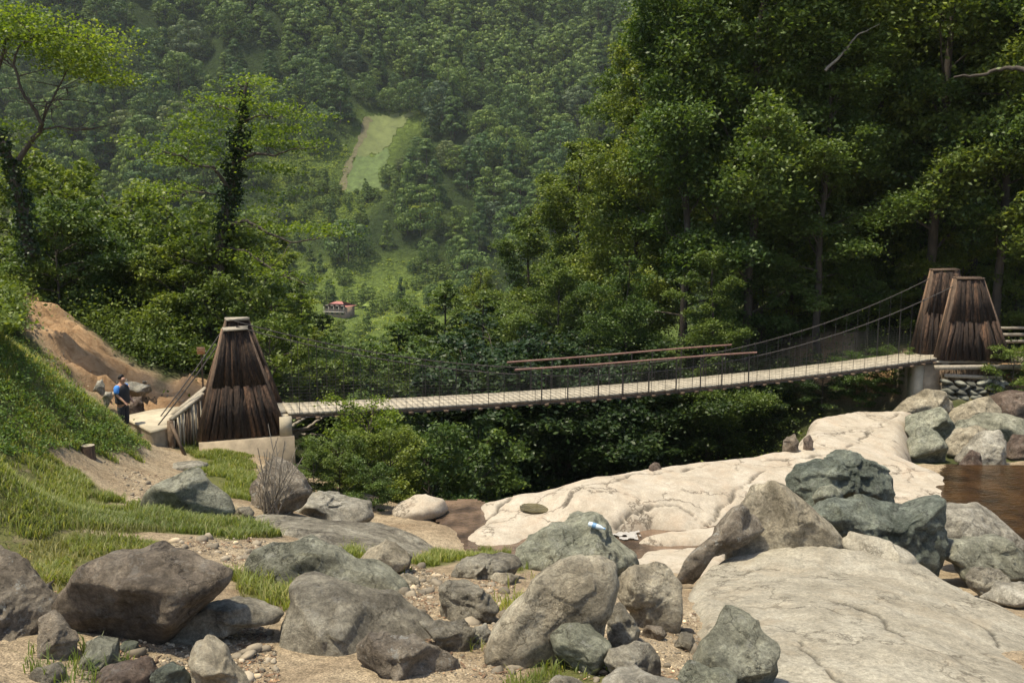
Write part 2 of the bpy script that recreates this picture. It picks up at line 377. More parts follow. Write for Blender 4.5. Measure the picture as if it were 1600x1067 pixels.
vis_path = ((GY < 23.2) & (GX > -20) & (GX < 20)).astype(float)
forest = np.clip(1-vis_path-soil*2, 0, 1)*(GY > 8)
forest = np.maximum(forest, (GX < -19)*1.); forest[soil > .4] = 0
m, nt, b = mat('ground'); v = coords(nt, False)
n1 = noise(nt, v, .8, 8, .6, .5); n2 = noise(nt, v, 9, 8, .7); n3 = noise(nt, v, 60, 4, .7)
dirt = ramp(nt, n1, [(.3, (.20, .145, .09)), (.55, (.30, .235, .155)), (.75, (.38, .31, .215))])
vo = N(nt, 'ShaderNodeTexVoronoi'); vo.inputs['Scale'].default_value = 45; nt.links.new(v, vo.inputs['Vector'])
gr = ramp(nt, vo.outputs['Color'], [(.2, (.42,)*3), (.8, (.62,)*3)])
dirt = mixc(nt, dirt, gr, .55, 'OVERLAY'); dirt = mixc(nt, dirt, ramp(nt, n3, [(.36, (.15,)*3), (.64, (.85,)*3)]), .6, 'OVERLAY'); dirt = mixc(nt, dirt, ramp(nt, n2, [(.36, (.25,)*3), (.64, (.75,)*3)]), .6, 'OVERLAY')
a1 = N(nt, 'ShaderNodeAttribute', attribute_name='grass'); a2 = N(nt, 'ShaderNodeAttribute', attribute_name='soil'); a3 = N(nt, 'ShaderNodeAttribute', attribute_name='forest')
gc = ramp(nt, n2, [(.3, (.07, .075, .025)), (.7, (.15, .15, .05))])
fac = ramp(nt, mth(nt, 'ADD', a1.outputs['Fac'], mth(nt, 'MULTIPLY', mth(nt, 'SUBTRACT', n2, .5), .9)), [(.35, (0, 0, 0)), (.65, (1, 1, 1))])
c = mixc(nt, dirt, gc, fac)
sc2 = ramp(nt, noise(nt, v, 2.5, 8, .7, 1), [(.3, (.20, .11, .05)), (.5, (.36, .225, .12)), (.7, (.45, .30, .17))])
c = mixc(nt, c, sc2, a2.outputs['Fac'])
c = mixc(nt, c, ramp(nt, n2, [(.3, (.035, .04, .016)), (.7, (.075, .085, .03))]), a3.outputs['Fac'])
nt.links.new(c, b.inputs['Base Color']); b.inputs['Roughness'].default_value = .95; b.inputs['Specular IOR Level'].default_value = .15
bump(nt, b, mth(nt, 'ADD', mth(nt, 'ADD', n2, mth(nt, 'MULTIPLY', vo.outputs['Distance'], -.25)), mth(nt, 'MULTIPLY', n3, .3)), .8, .06)
M['ground'] = m
keep = GY <= 120.5
ZG = GZ.copy()
ZG += np.clip(soil, 0, 1)*(GX < 0)*fbm2(GX*1.1+GY*.6, (GY-GX)*2.2, 4, 77)*.38
tag(gridmesh('ground', GX, GY, ZG, m, None, attr={'grass': gmask, 'soil': soil, 'forest': forest}), kind='structure')
# far hillside
m, nt, b = mat('hillside'); v = coords(nt, False)
n1 = noise(nt, v, .02, 6, .6); n2 = noise(nt, v, .5, 8, .7, 1); 
a1 = N(nt, 'ShaderNodeAttribute', attribute_name='open')
fo = ramp(nt, n2, [(.3, (.018, .032, .010)), (.7, (.045, .07, .02))])
op = ramp(nt, n2, [(.3, (.07, .10, .022)), (.5, (.13, .18, .038)), (.7, (.19, .25, .05))])
c = mixc(nt, fo, op, a1.outputs['Fac'])
nt.links.new(c, b.inputs['Base Color']); b.inputs['Roughness'].default_value = .95; b.inputs['Specular IOR Level'].default_value = .1
bump(nt, b, n2, 1., 2.5)
hx = np.concatenate([np.arange(-420, -110, 9.), np.arange(-110, 90, 2.), np.arange(90, 420, 9.)])
hy = np.concatenate([np.arange(100, 230, 6.), np.arange(230, 440, 2.), np.arange(440, 900, 10.)])
HX, HY = np.meshgrid(hx, hy); HZ = np.where(HY < 119, zter(np.clip(HX, -400, 400), HY)-.6-(119-HY)*.05, zfar(HX, HY))
CLEAR = [[(570,182),(650,178),(690,185),(640,215),(605,262),(600,300),(535,305),(540,250)],
         [(425,240),(545,232),(535,300),(600,300),(560,345),(470,345),(415,330)],
         [(480,400),(560,415),(640,405),(720,430),(740,500),(600,560),(500,560),(430,470),(410,350),(440,345)],
         [(640,325),(690,322),(680,350),(640,355)]]
CW = [wpoly(p, y0=100.) for p in CLEAR]
opn = softmask(HX, HY, CW, 8.); opn = np.maximum(opn, sm((262-HY)/20)*.8)
tag(gridmesh('hillside', HX, HY, HZ, m, None, attr={'open': opn}), kind='structure')
def hzi(x, y):
    i = np.clip(np.searchsorted(hx, x)-1, 0, len(hx)-2); j = np.clip(np.searchsorted(hy, y)-1, 0, len(hy)-2); u = (x-hx[i])/(hx[i+1]-hx[i]); v = (y-hy[j])/(hy[j+1]-hy[j])
    a, b_, c_, d_ = HZ[j, i], HZ[j, i+1], HZ[j+1, i+1], HZ[j+1, i]
    return a*(1-u)*(1-v)+b_*u*(1-v)+c_*u*v+d_*(1-u)*v
def drape(name, pts, m, off, step=.5, y0=100.):
    p = wpoly(pts, y0=y0); a = np.array(p); xs = np.arange(a[:, 0].min()-2, a[:, 0].max()+2, step); ys = np.arange(a[:, 1].min()-2, a[:, 1].max()+2, step)
    X, Y = np.meshgrid(xs, ys); Z = hzi(X, Y)+off
    return gridmesh(name, X, Y, Z, m, sdpoly(X, Y, p)+fbm2(X/3, Y/3, 3, 4)*1.6 > 0)
M['field'] = simple('field', (.105, .125, .038), .95, .3, .25, .5, .4)
M['meadow'] = simple('meadow', (.17, .23, .05), .95, .2, .3, .3, .2)
tag(drape('field', [(574,192),(600,184),(640,181),(624,200),(608,225),(590,243),(560,246),(556,236)], M['field'], .22), kind='structure')
M['tea_field'] = simple('tea_field', (.075, .108, .028), .95, .4, .5, .6, .5)
tag(drape('field', [(558,243),(590,243),(606,232),(603,262),(600,298),(570,300),(536,303),(545,270)], M['tea_field'], .2), kind='structure')
tag(drape('field_path', [(572,190),(577,190),(556,245),(543,275),(536,305),(532,305),(539,272),(552,243)], simple('field_path', (.105, .095, .045), .95, .3, .8, 0), .3, .35), kind='structure')
tag(drape('meadow', [(535,470),(556,464),(600,476),(558,482),(540,481)], M['meadow'], .22), kind='structure')
# ============================================================ WATER
def watermat(name, c, tr):
    m, nt, b = mat(name); v = coords(nt, False)
    mp = N(nt, 'ShaderNodeMapping'); mp.inputs['Scale'].default_value = (1.2, 3.5, 1); nt.links.new(v, mp.inputs[0])
    n = noise(nt, mp.outputs[0], 3.5, 5, .55, .8)
    nt.links.new(ramp(nt, noise(nt, v, 1.5, 5, .6), [(.36, tuple(x*.3 for x in c)), (.64, tuple(x*1.25 for x in c))]), b.inputs['Base Color'])
    b.inputs['Roughness'].default_value = .06; b.inputs['Transmission Weight'].default_value = tr; b.inputs['IOR'].default_value = 1.33
    bump(nt, b, n, .6, .06); return m
M['stream'] = watermat('stream', (.20, .135, .09), .3); M['pool'] = watermat('pool', (.055, .027, .009), .2)
def patch(name, poly, z, m, step=.09, tilt=None):
    a = np.array(poly)[:, :2]; xs = np.arange(a[:, 0].min()-.3, a[:, 0].max()+.3, step); ys = np.arange(a[:, 1].min()-.3, a[:, 1].max()+.3, step)
    X, Y = np.meshgrid(xs, ys); Z = np.full_like(X, z) if tilt is None else tilt(X, Y)
    return gridmesh(name, X, Y, Z, m, sdpoly(X, Y, a) > -.05)
ZW = -6.14
tag(patch('stream', [PZ(a, b, ZW) for a, b in [(680,800),(700,825),(712,868),(1140,885),(1260,800),(1130,790),(1000,800),(760,792),(742,782),(695,783)]], ZW, M['stream']), kind='structure')
tag(patch('pool', [PZ(a, b, -5.98) for a, b in [(1485,727),(1880,731),(1960,900),(1500,890),(1440,790)]], -5.98, M['pool']), kind='structure')
# ============================================================ ROCKS
def ico(n):
    import bmesh
    bm = bmesh.new(); bmesh.ops.create_icosphere(bm, subdivisions=n, radius=1)
    v = np.array([x.co[:] for x in bm.verts]); f = np.array([[q.index for q in x.verts] for x in bm.faces]); bm.free(); return v, f
ICO = {n: ico(n) for n in (2, 3, 4, 5, 6)}
UP = np.array([0, ST, CT]); FW = np.array([0, CT, -ST]); RT = np.array([1., 0, 0])
def facet(p, seed, K, sharp, dmin=.46):
    r = np.random.default_rng(seed); nn = r.normal(size=(K, 3)); nn /= np.linalg.norm(nn, axis=1)[:, None]
    d = r.uniform(dmin, .95, K); q = np.maximum(p@nn.T/d, 0)
    return (1+(q**sharp).sum(1))**(-1/sharp)
def rock(outline, m, label, base=None, depth=.55, seed=0, K=9, sharp=70, rough=.05, chip=None, Y=None, lvl=5, cat='boulder', name='boulder', sink=12, group=None, strata=0., back=.5, smf=1):
    o = np.array(outline, float); cx = (o[:, 0].min()+o[:, 0].max())/2
    yb = o[:, 1].max(); cyp = (o[:, 1].min()+yb)/2
    if base is None: base = (cx, yb-4)
    if Y is None: Y = hit(*base)[1]
    wpx = o[:, 0].max()-o[:, 0].min(); hpx = yb-o[:, 1].min()
    size = wpx/F*Y; D = size*depth; Yc = Y+D*back
    o = o.copy(); o[o[:, 1] > yb-hpx*.12, 1] += sink
    C = W(cx, cyp, Yc); s = np.linalg.norm(C)/F*1.0
    fl = (C@FW)/F
    ang = np.arctan2(-(o[:, 1]-cyp), o[:, 0]-cx); rad = np.hypot(o[:, 1]-cyp, o[:, 0]-cx)
    # densify outline in polar form
    T = np.linspace(-np.pi, np.pi, 361); RR = np.zeros(361)
    ring = np.vstack([o, o[:1]])
    for a, b2 in zip(ring[:-1], ring[1:]):
        for t in np.linspace(0, 1, 40):
            q = a+(b2-a)*t; th = math.atan2(-(q[1]-cyp), q[0]-cx); k = int(round((th+np.pi)/(2*np.pi)*360)); RR[k] = max(RR[k], math.hypot(q[0]-cx, q[1]-cyp))
    RR[0] = RR[360] = max(RR[0], RR[360]); g = RR > 0; RR = np.interp(T, T[g], RR[g])
    ker = np.hanning(7*smf)[0:]; ker /= ker.sum(); h = len(ker)//2; RR = np.convolve(np.r_[RR[-h-1:-1], RR, RR[1:h+1]], ker, 'valid')[:361]
    p, f = ICO[lvl]; th = np.arctan2(p[:, 1], p[:, 0]); rho = np.hypot(p[:, 0], p[:, 1])
    fine = facet(p, seed+500, 90, 110, .86)/.93 if rough > .018 else facet(p, seed+500, 40, 60, .93)/.97
    r3 = facet(p, seed+11, K, sharp)*fine; pe = p.copy(); pe[:, 2] = 0; pe /= np.maximum(rho, 1e-6)[:, None]
    rs = facet(pe, seed+11, K, sharp)*(1+(facet(pe, seed+500, 90, 110, .86)/.93-1)*.5 if rough > .018 else 1); wgt = np.clip(rho, 0, 1)**2
    ir = rho*r3/(rs*wgt+1*(1-wgt))
    rp = np.interp(th, T, RR)*fl
    # blend the outline radius toward mean in the middle
    mean = RR.mean()*fl; mix = np.clip(rho*1.4, 0, 1); rp = rp*mix+(mean*.6+rp*.4)*(1-mix)
    u = np.cos(th)*rp*ir; v = np.sin(th)*rp*ir; wz = p[:, 2]*D*r3
    q = np.stack([u, v, wz], 1); L = size
    dirv = q/(np.linalg.norm(q, axis=1)[:, None]+1e-9)
    nz = fbm(q/L*3.2+seed*3.7, 5, seed); rg = 1-np.abs(fbm(q/L*5+seed*1.3, 5, seed+50))*2
    am = rough*L
    q = q+dirv*((nz*.55+rg*.35-.2)*am)[:, None]*np.clip(.45+.55*(1-wgt), 0, 1)[:, None]
    if chip is None: chip = rough*1.6+(.03 if rough > .022 else 0)
    rc = np.random.default_rng(seed+77); nc = 46; cc = rc.uniform(-.62, .62, (nc, 3)); qq = q/L+fbm(q/L*6+9, 2, seed+5)[:, None]*.05
    idx = ((qq[:, None]-cc[None])**2).sum(-1).argmin(1) if len(qq) < 11000 else np.concatenate([((qq[i:i+8000, None]-cc[None])**2).sum(-1).argmin(1) for i in range(0, len(qq), 8000)])
    av = rc.uniform(-1, 1, nc); bv = rc.normal(0, 1.6, (nc, 3)); off = av[idx]*.55+((qq-cc[idx])*bv[idx]).sum(1)
    q = q+dirv*(np.clip(off, -1.2, 1.2)*chip*.45*L)[:, None]*(.25+.75*(1-wgt))[:, None]
    if strata: q = q+dirv*(np.sin((q[:, 1]*1.0+q[:, 0]*.3+nz*.1*L)/L*38)*strata*L)[:, None]
    v3 = C+q[:, 0:1]*RT+q[:, 1:2]*UP+q[:, 2:3]*FW
    org = np.array([C[0], C[1], zt(C[0], C[1])])
    ob = mesh_np(name, v3, f[:, ::-1], M[m], None, True, org)
    return tag(ob, label, cat, group)
def hit_surf(p, zf):
    d = ray(*p); ys = np.arange(5, 32, .03); q = d[None]*(ys/d[1])[:, None]; b_ = q[:, 2] < zf(q[:, 0], q[:, 1]); return q[np.argmax(b_)][:2]
def slab(poly, zf, m, label, drop=.5, edge=.4, step=.1, und=.08, seed=0, cat='rock slab', name='rock_slab', us=1., crack=0., joints=(), holes=(), jo=.0, jwd=.05, jd=.08):
    a = np.array(poly)[:, :2]; xs = np.arange(a[:, 0].min()-.4, a[:, 0].max()+.4, step); ys = np.arange(a[:, 1].min()-.4, a[:, 1].max()+.4, step)
    X, Y = np.meshgrid(xs, ys); wob = fbm2(X/us*2.2, Y/us*2.2, 3, seed+3)*.12
    sd = sdpoly(X, Y, a)+wob*.5; t = np.clip(sd/edge, 0, 1)
    Z = zf(X, Y)-drop*(1-np.sqrt(np.clip(1-(1-t)**2, 0, 1)))+fbm2(X/us, Y/us, 5, seed)*und
    if crack:
        r = 1-np.abs(fbm2(X/us*.5, (Y*1.7-X*.5)/us*.5, 3, seed+9)); Z -= crack*np.clip((r-.95)/.05, 0, 1)
    jm = np.zeros_like(X)
    for jl in joints:
        a_ = [hit_surf(p, zf) for p in jl]; dmin_ = np.full(X.shape, 9.); wx = fbm2(X*3, Y*3, 3, seed+21)*.09; wy = fbm2(X*3+9, Y*3, 3, seed+22)*.09
        for p0, p1 in zip(a_[:-1], a_[1:]):
            e = p1-p0; t_ = np.clip(((X+wx-p0[0])*e[0]+(Y+wy-p0[1])*e[1])/(e@e), 0, 1); dmin_ = np.minimum(dmin_, np.hypot(X+wx-p0[0]-t_*e[0], Y+wy-p0[1]-t_*e[1]))
        jw = jwd*(1+fbm2(X*2, Y*2, 2, seed+30)*.7); k_ = np.clip(1-dmin_/jw, 0, 1); jm = np.maximum(jm, np.sqrt(k_)); Z = Z-jd*k_+.05*np.clip(1-dmin_/.5, 0, 1)*np.sign(X-Y*.2-a_[0][0]+a_[0][1]*.2)*jo
    for (hx_, hy_, rx_, ry_, dp_) in holes: Z = Z-dp_*np.exp(-(((X-hx_)/rx_)**2+((Y-hy_)/ry_)**2)**2)
    Z = np.where(sd < 0, Z+np.clip(sd, -1, 0)*5, Z)
    ct = a.mean(0); org = (ct[0], ct[1], float(zf(np.array(ct[0]), np.array(ct[1])))-drop)
    return tag(gridmesh(name, X, Y, Z, M[m], sd > -.25, None, org, {'joint': jm}), label, cat)
def surf(pts, reg=.02):
    q = np.array([PZ(*p) for p in pts]); n = len(q); X = q[:, :2]
    A = np.zeros((n+3, n+3)); A[:n, :n] = _k(((X[:, None]-X[None])**2).sum(-1))+np.eye(n)*reg
    A[:n, n:] = np.c_[np.ones(n), X]; A[n:, :n] = A[:n, n:].T; s = np.linalg.solve(A, np.r_[q[:, 2], 0, 0, 0])
    def f(x, y):
        x = np.asarray(x, float); p = np.stack([x, np.asarray(y, float)], -1).reshape(-1, 2)
        return (_k(((p[:, None]-X[None])**2).sum(-1))@s[:n]+s[n]+p@s[n+1:]).reshape(x.shape)
    return f
BEDZ = [(700,838,-6.1),(800,835,-6.1),(870,828,-6.1),(960,836,-6.08),(1060,832,-6.1),(1150,814,-6.1),(1240,800,-6.05),(1380,795,-6.0),(1490,795,-5.97),(1512,765,-5.97),(1500,742,-5.97),
    (735,795,-6.08),(760,776,-5.98),(830,764,-5.86),(900,752,-5.78),(985,737,-5.68),(1040,720,-5.6),(1100,713,-5.62),(1200,699,-5.62),(1240,684,-5.6),(1262,652,-5.75),(1330,641,-5.82),(1440,640,-5.95),(1420,690,-5.95),(1430,715,-5.95),
    (900,790,-5.72),(1000,780,-5.7),(1100,760,-5.68),(1200,740,-5.72),(1350,700,-5.8),(1300,750,-5.85),(1400,750,-5.93)]
bz = surf(BEDZ)
PUD = tuple(float(q) for q in hit_surf((842, 790), bz)); M['puddle'] = watermat('puddle', (.12, .10, .035), .3)
def wp(pts): return [PZ(a, b, z) for a, b, z in pts]
slab(wp([(698,838,-6.1),(735,815,-6.1),(738,783,-6.05),(755,775,-5.98),(830,762,-5.86),(900,750,-5.78),(985,735,-5.68),(1040,717,-5.6),(1100,711,-5.62),(1200,697,-5.62),(1232,690,-5.6),(1240,682,-5.6),(1262,650,-5.75),(1330,639,-5.82),(1445,638,-5.95),(1425,668,-5.95),(1425,712,-5.95),(1500,740,-5.97),(1512,765,-5.97),(1495,785,-5.97),(1510,800,-5.97),(1400,820,-6),(1250,808,-6.05),(1190,800,-6.05),(1160,822,-6.1),(1090,834,-6.1),(1020,826,-6.1),(965,842,-6.1),(900,846,-6.1),(870,860,-6.1),(770,864,-6.1),(715,858,-6.1)]),
     bz, 'bedrock', 'wide smooth beige bedrock shelf worn by water, stretching from the stream to the right bank', .9, .5, .055, .10, 3, 'bedrock', 'bedrock_shelf', 2.2, .03, jo=.25,
     joints=[[(1275,735),(1330,700),(1372,668),(1402,648)],[(1240,690),(1300,678),(1350,672),(1372,668)],[(1100,815),(1135,785),(1160,755),(1190,735)],[(742,820),(775,795),(800,775),(832,766)],[(985,745),(1020,742),(1060,732),(1105,722)],[(715,848),(750,822),(775,812)],[(1385,716),(1430,738),(1500,742)],[(880,790),(905,765),(960,758),(985,745)],[(960,820),(1010,795),(1060,790),(1100,815)],[(1195,715),(1240,716),(1300,712)]],
     holes=[(*PUD, .36, .30, .13)])
tag(patch('puddle', [(PUD[0]+.34*math.cos(i*.628), PUD[1]+.27*math.sin(i*.628)) for i in range(10)], float(bz(*map(np.array, PUD)))-.045, M['puddle'], .04), kind='structure')
lz = surf([(960,880,-5.75),(1100,850,-6.0),(1000,900,-5.6),(1080,905,-5.5),(1130,870,-5.7)])
slab(wp([(955,884,-5.8),(1000,862,-6.0),(1100,853,-6.02),(1150,860,-5.9),(1120,930,-5.5),(960,930,-5.4)]), lz, 'bedrock', 'low flat beige bedrock ledge between the stream and the tan block boulder', .5, .25, .06, .05, 9, 'bedrock', 'bedrock_ledge')
lz = surf([(1000,843,-6.0),(1080,832,-6.0),(1130,826,-6.0),(1140,850,-6.02),(1040,850,-6.02)])
slab(wp([(985,846,-6.1),(1040,832,-6.1),(1120,824,-6.1),(1170,835,-6.1),(1140,850,-6.1),(1050,852,-6.1)]), lz, 'bedrock', 'thin hump of wet beige bedrock rising from the brown stream', .3, .3, .06, .04, 12, 'bedrock', 'bedrock_hump')
# big foreground slab
fz = surf([(1062,905,-4.35),(1065,960,-3.95),(1120,862,-4.35),(1200,847,-4.3),(1300,850,-4.25),(1400,858,-4.35),(1470,885,-4.4),(1560,940,-4.4),(1650,985,-4.4),(1700,1100,-4.1),(1300,950,-3.85),(1500,1000,-3.95),(1080,1067,-3.45),(1300,1067,-3.45),(1600,1067,-3.75),(1300,1200,-3.1),(1700,1250,-3.4)])
slab(wp([(1058,915,-4.35),(1066,893,-4.35),(1115,862,-4.35),(1200,846,-4.3),(1300,850,-4.25),(1375,853,-4.3),(1430,866,-4.4),(1480,890,-4.4),(1560,935,-4.4),(1650,975,-4.4),(1800,1100,-4.2),(1800,1300,-3.6),(1100,1300,-2.9),(1085,1080,-3.4),(1065,960,-3.95)]),
     fz, 'rock_slab', 'huge flat sandy grey rock slab filling the bottom right foreground', .55, .32, .03, .045, 21, 'rock slab', 'rock_slab', .8, .02, joints=[[(1280,938),(1330,948),(1370,962),(1405,985),(1420,1010)],[(1150,900),(1190,885),(1215,890)],[(1480,960),(1530,975),(1560,1010)],[(1240,1000),(1290,1040),(1310,1075)]], jwd=.03, jd=.035)
gz = surf([(360,806,-4.8),(440,798,-4.85),(520,808,-4.85),(600,814,-5.0),(670,832,-5.15),(730,862,-5.2),(690,875,-4.8),(600,885,-4.3),(500,868,-4.35),(400,835,-4.55),(560,840,-4.65)])
slab(wp([(350,806,-4.8),(400,797,-4.85),(450,796,-4.85),(520,806,-4.85),(600,812,-5.0),(670,830,-5.15),(728,860,-5.2),(690,876,-4.8),(600,888,-4.3),(500,870,-4.35),(400,838,-4.55)]),
     gz, 'rock_grey', 'smooth grey green whaleback rock below the grassy path', .8, .55, .06, .08, 31, 'rock slab', 'smooth_rock', 1.2)
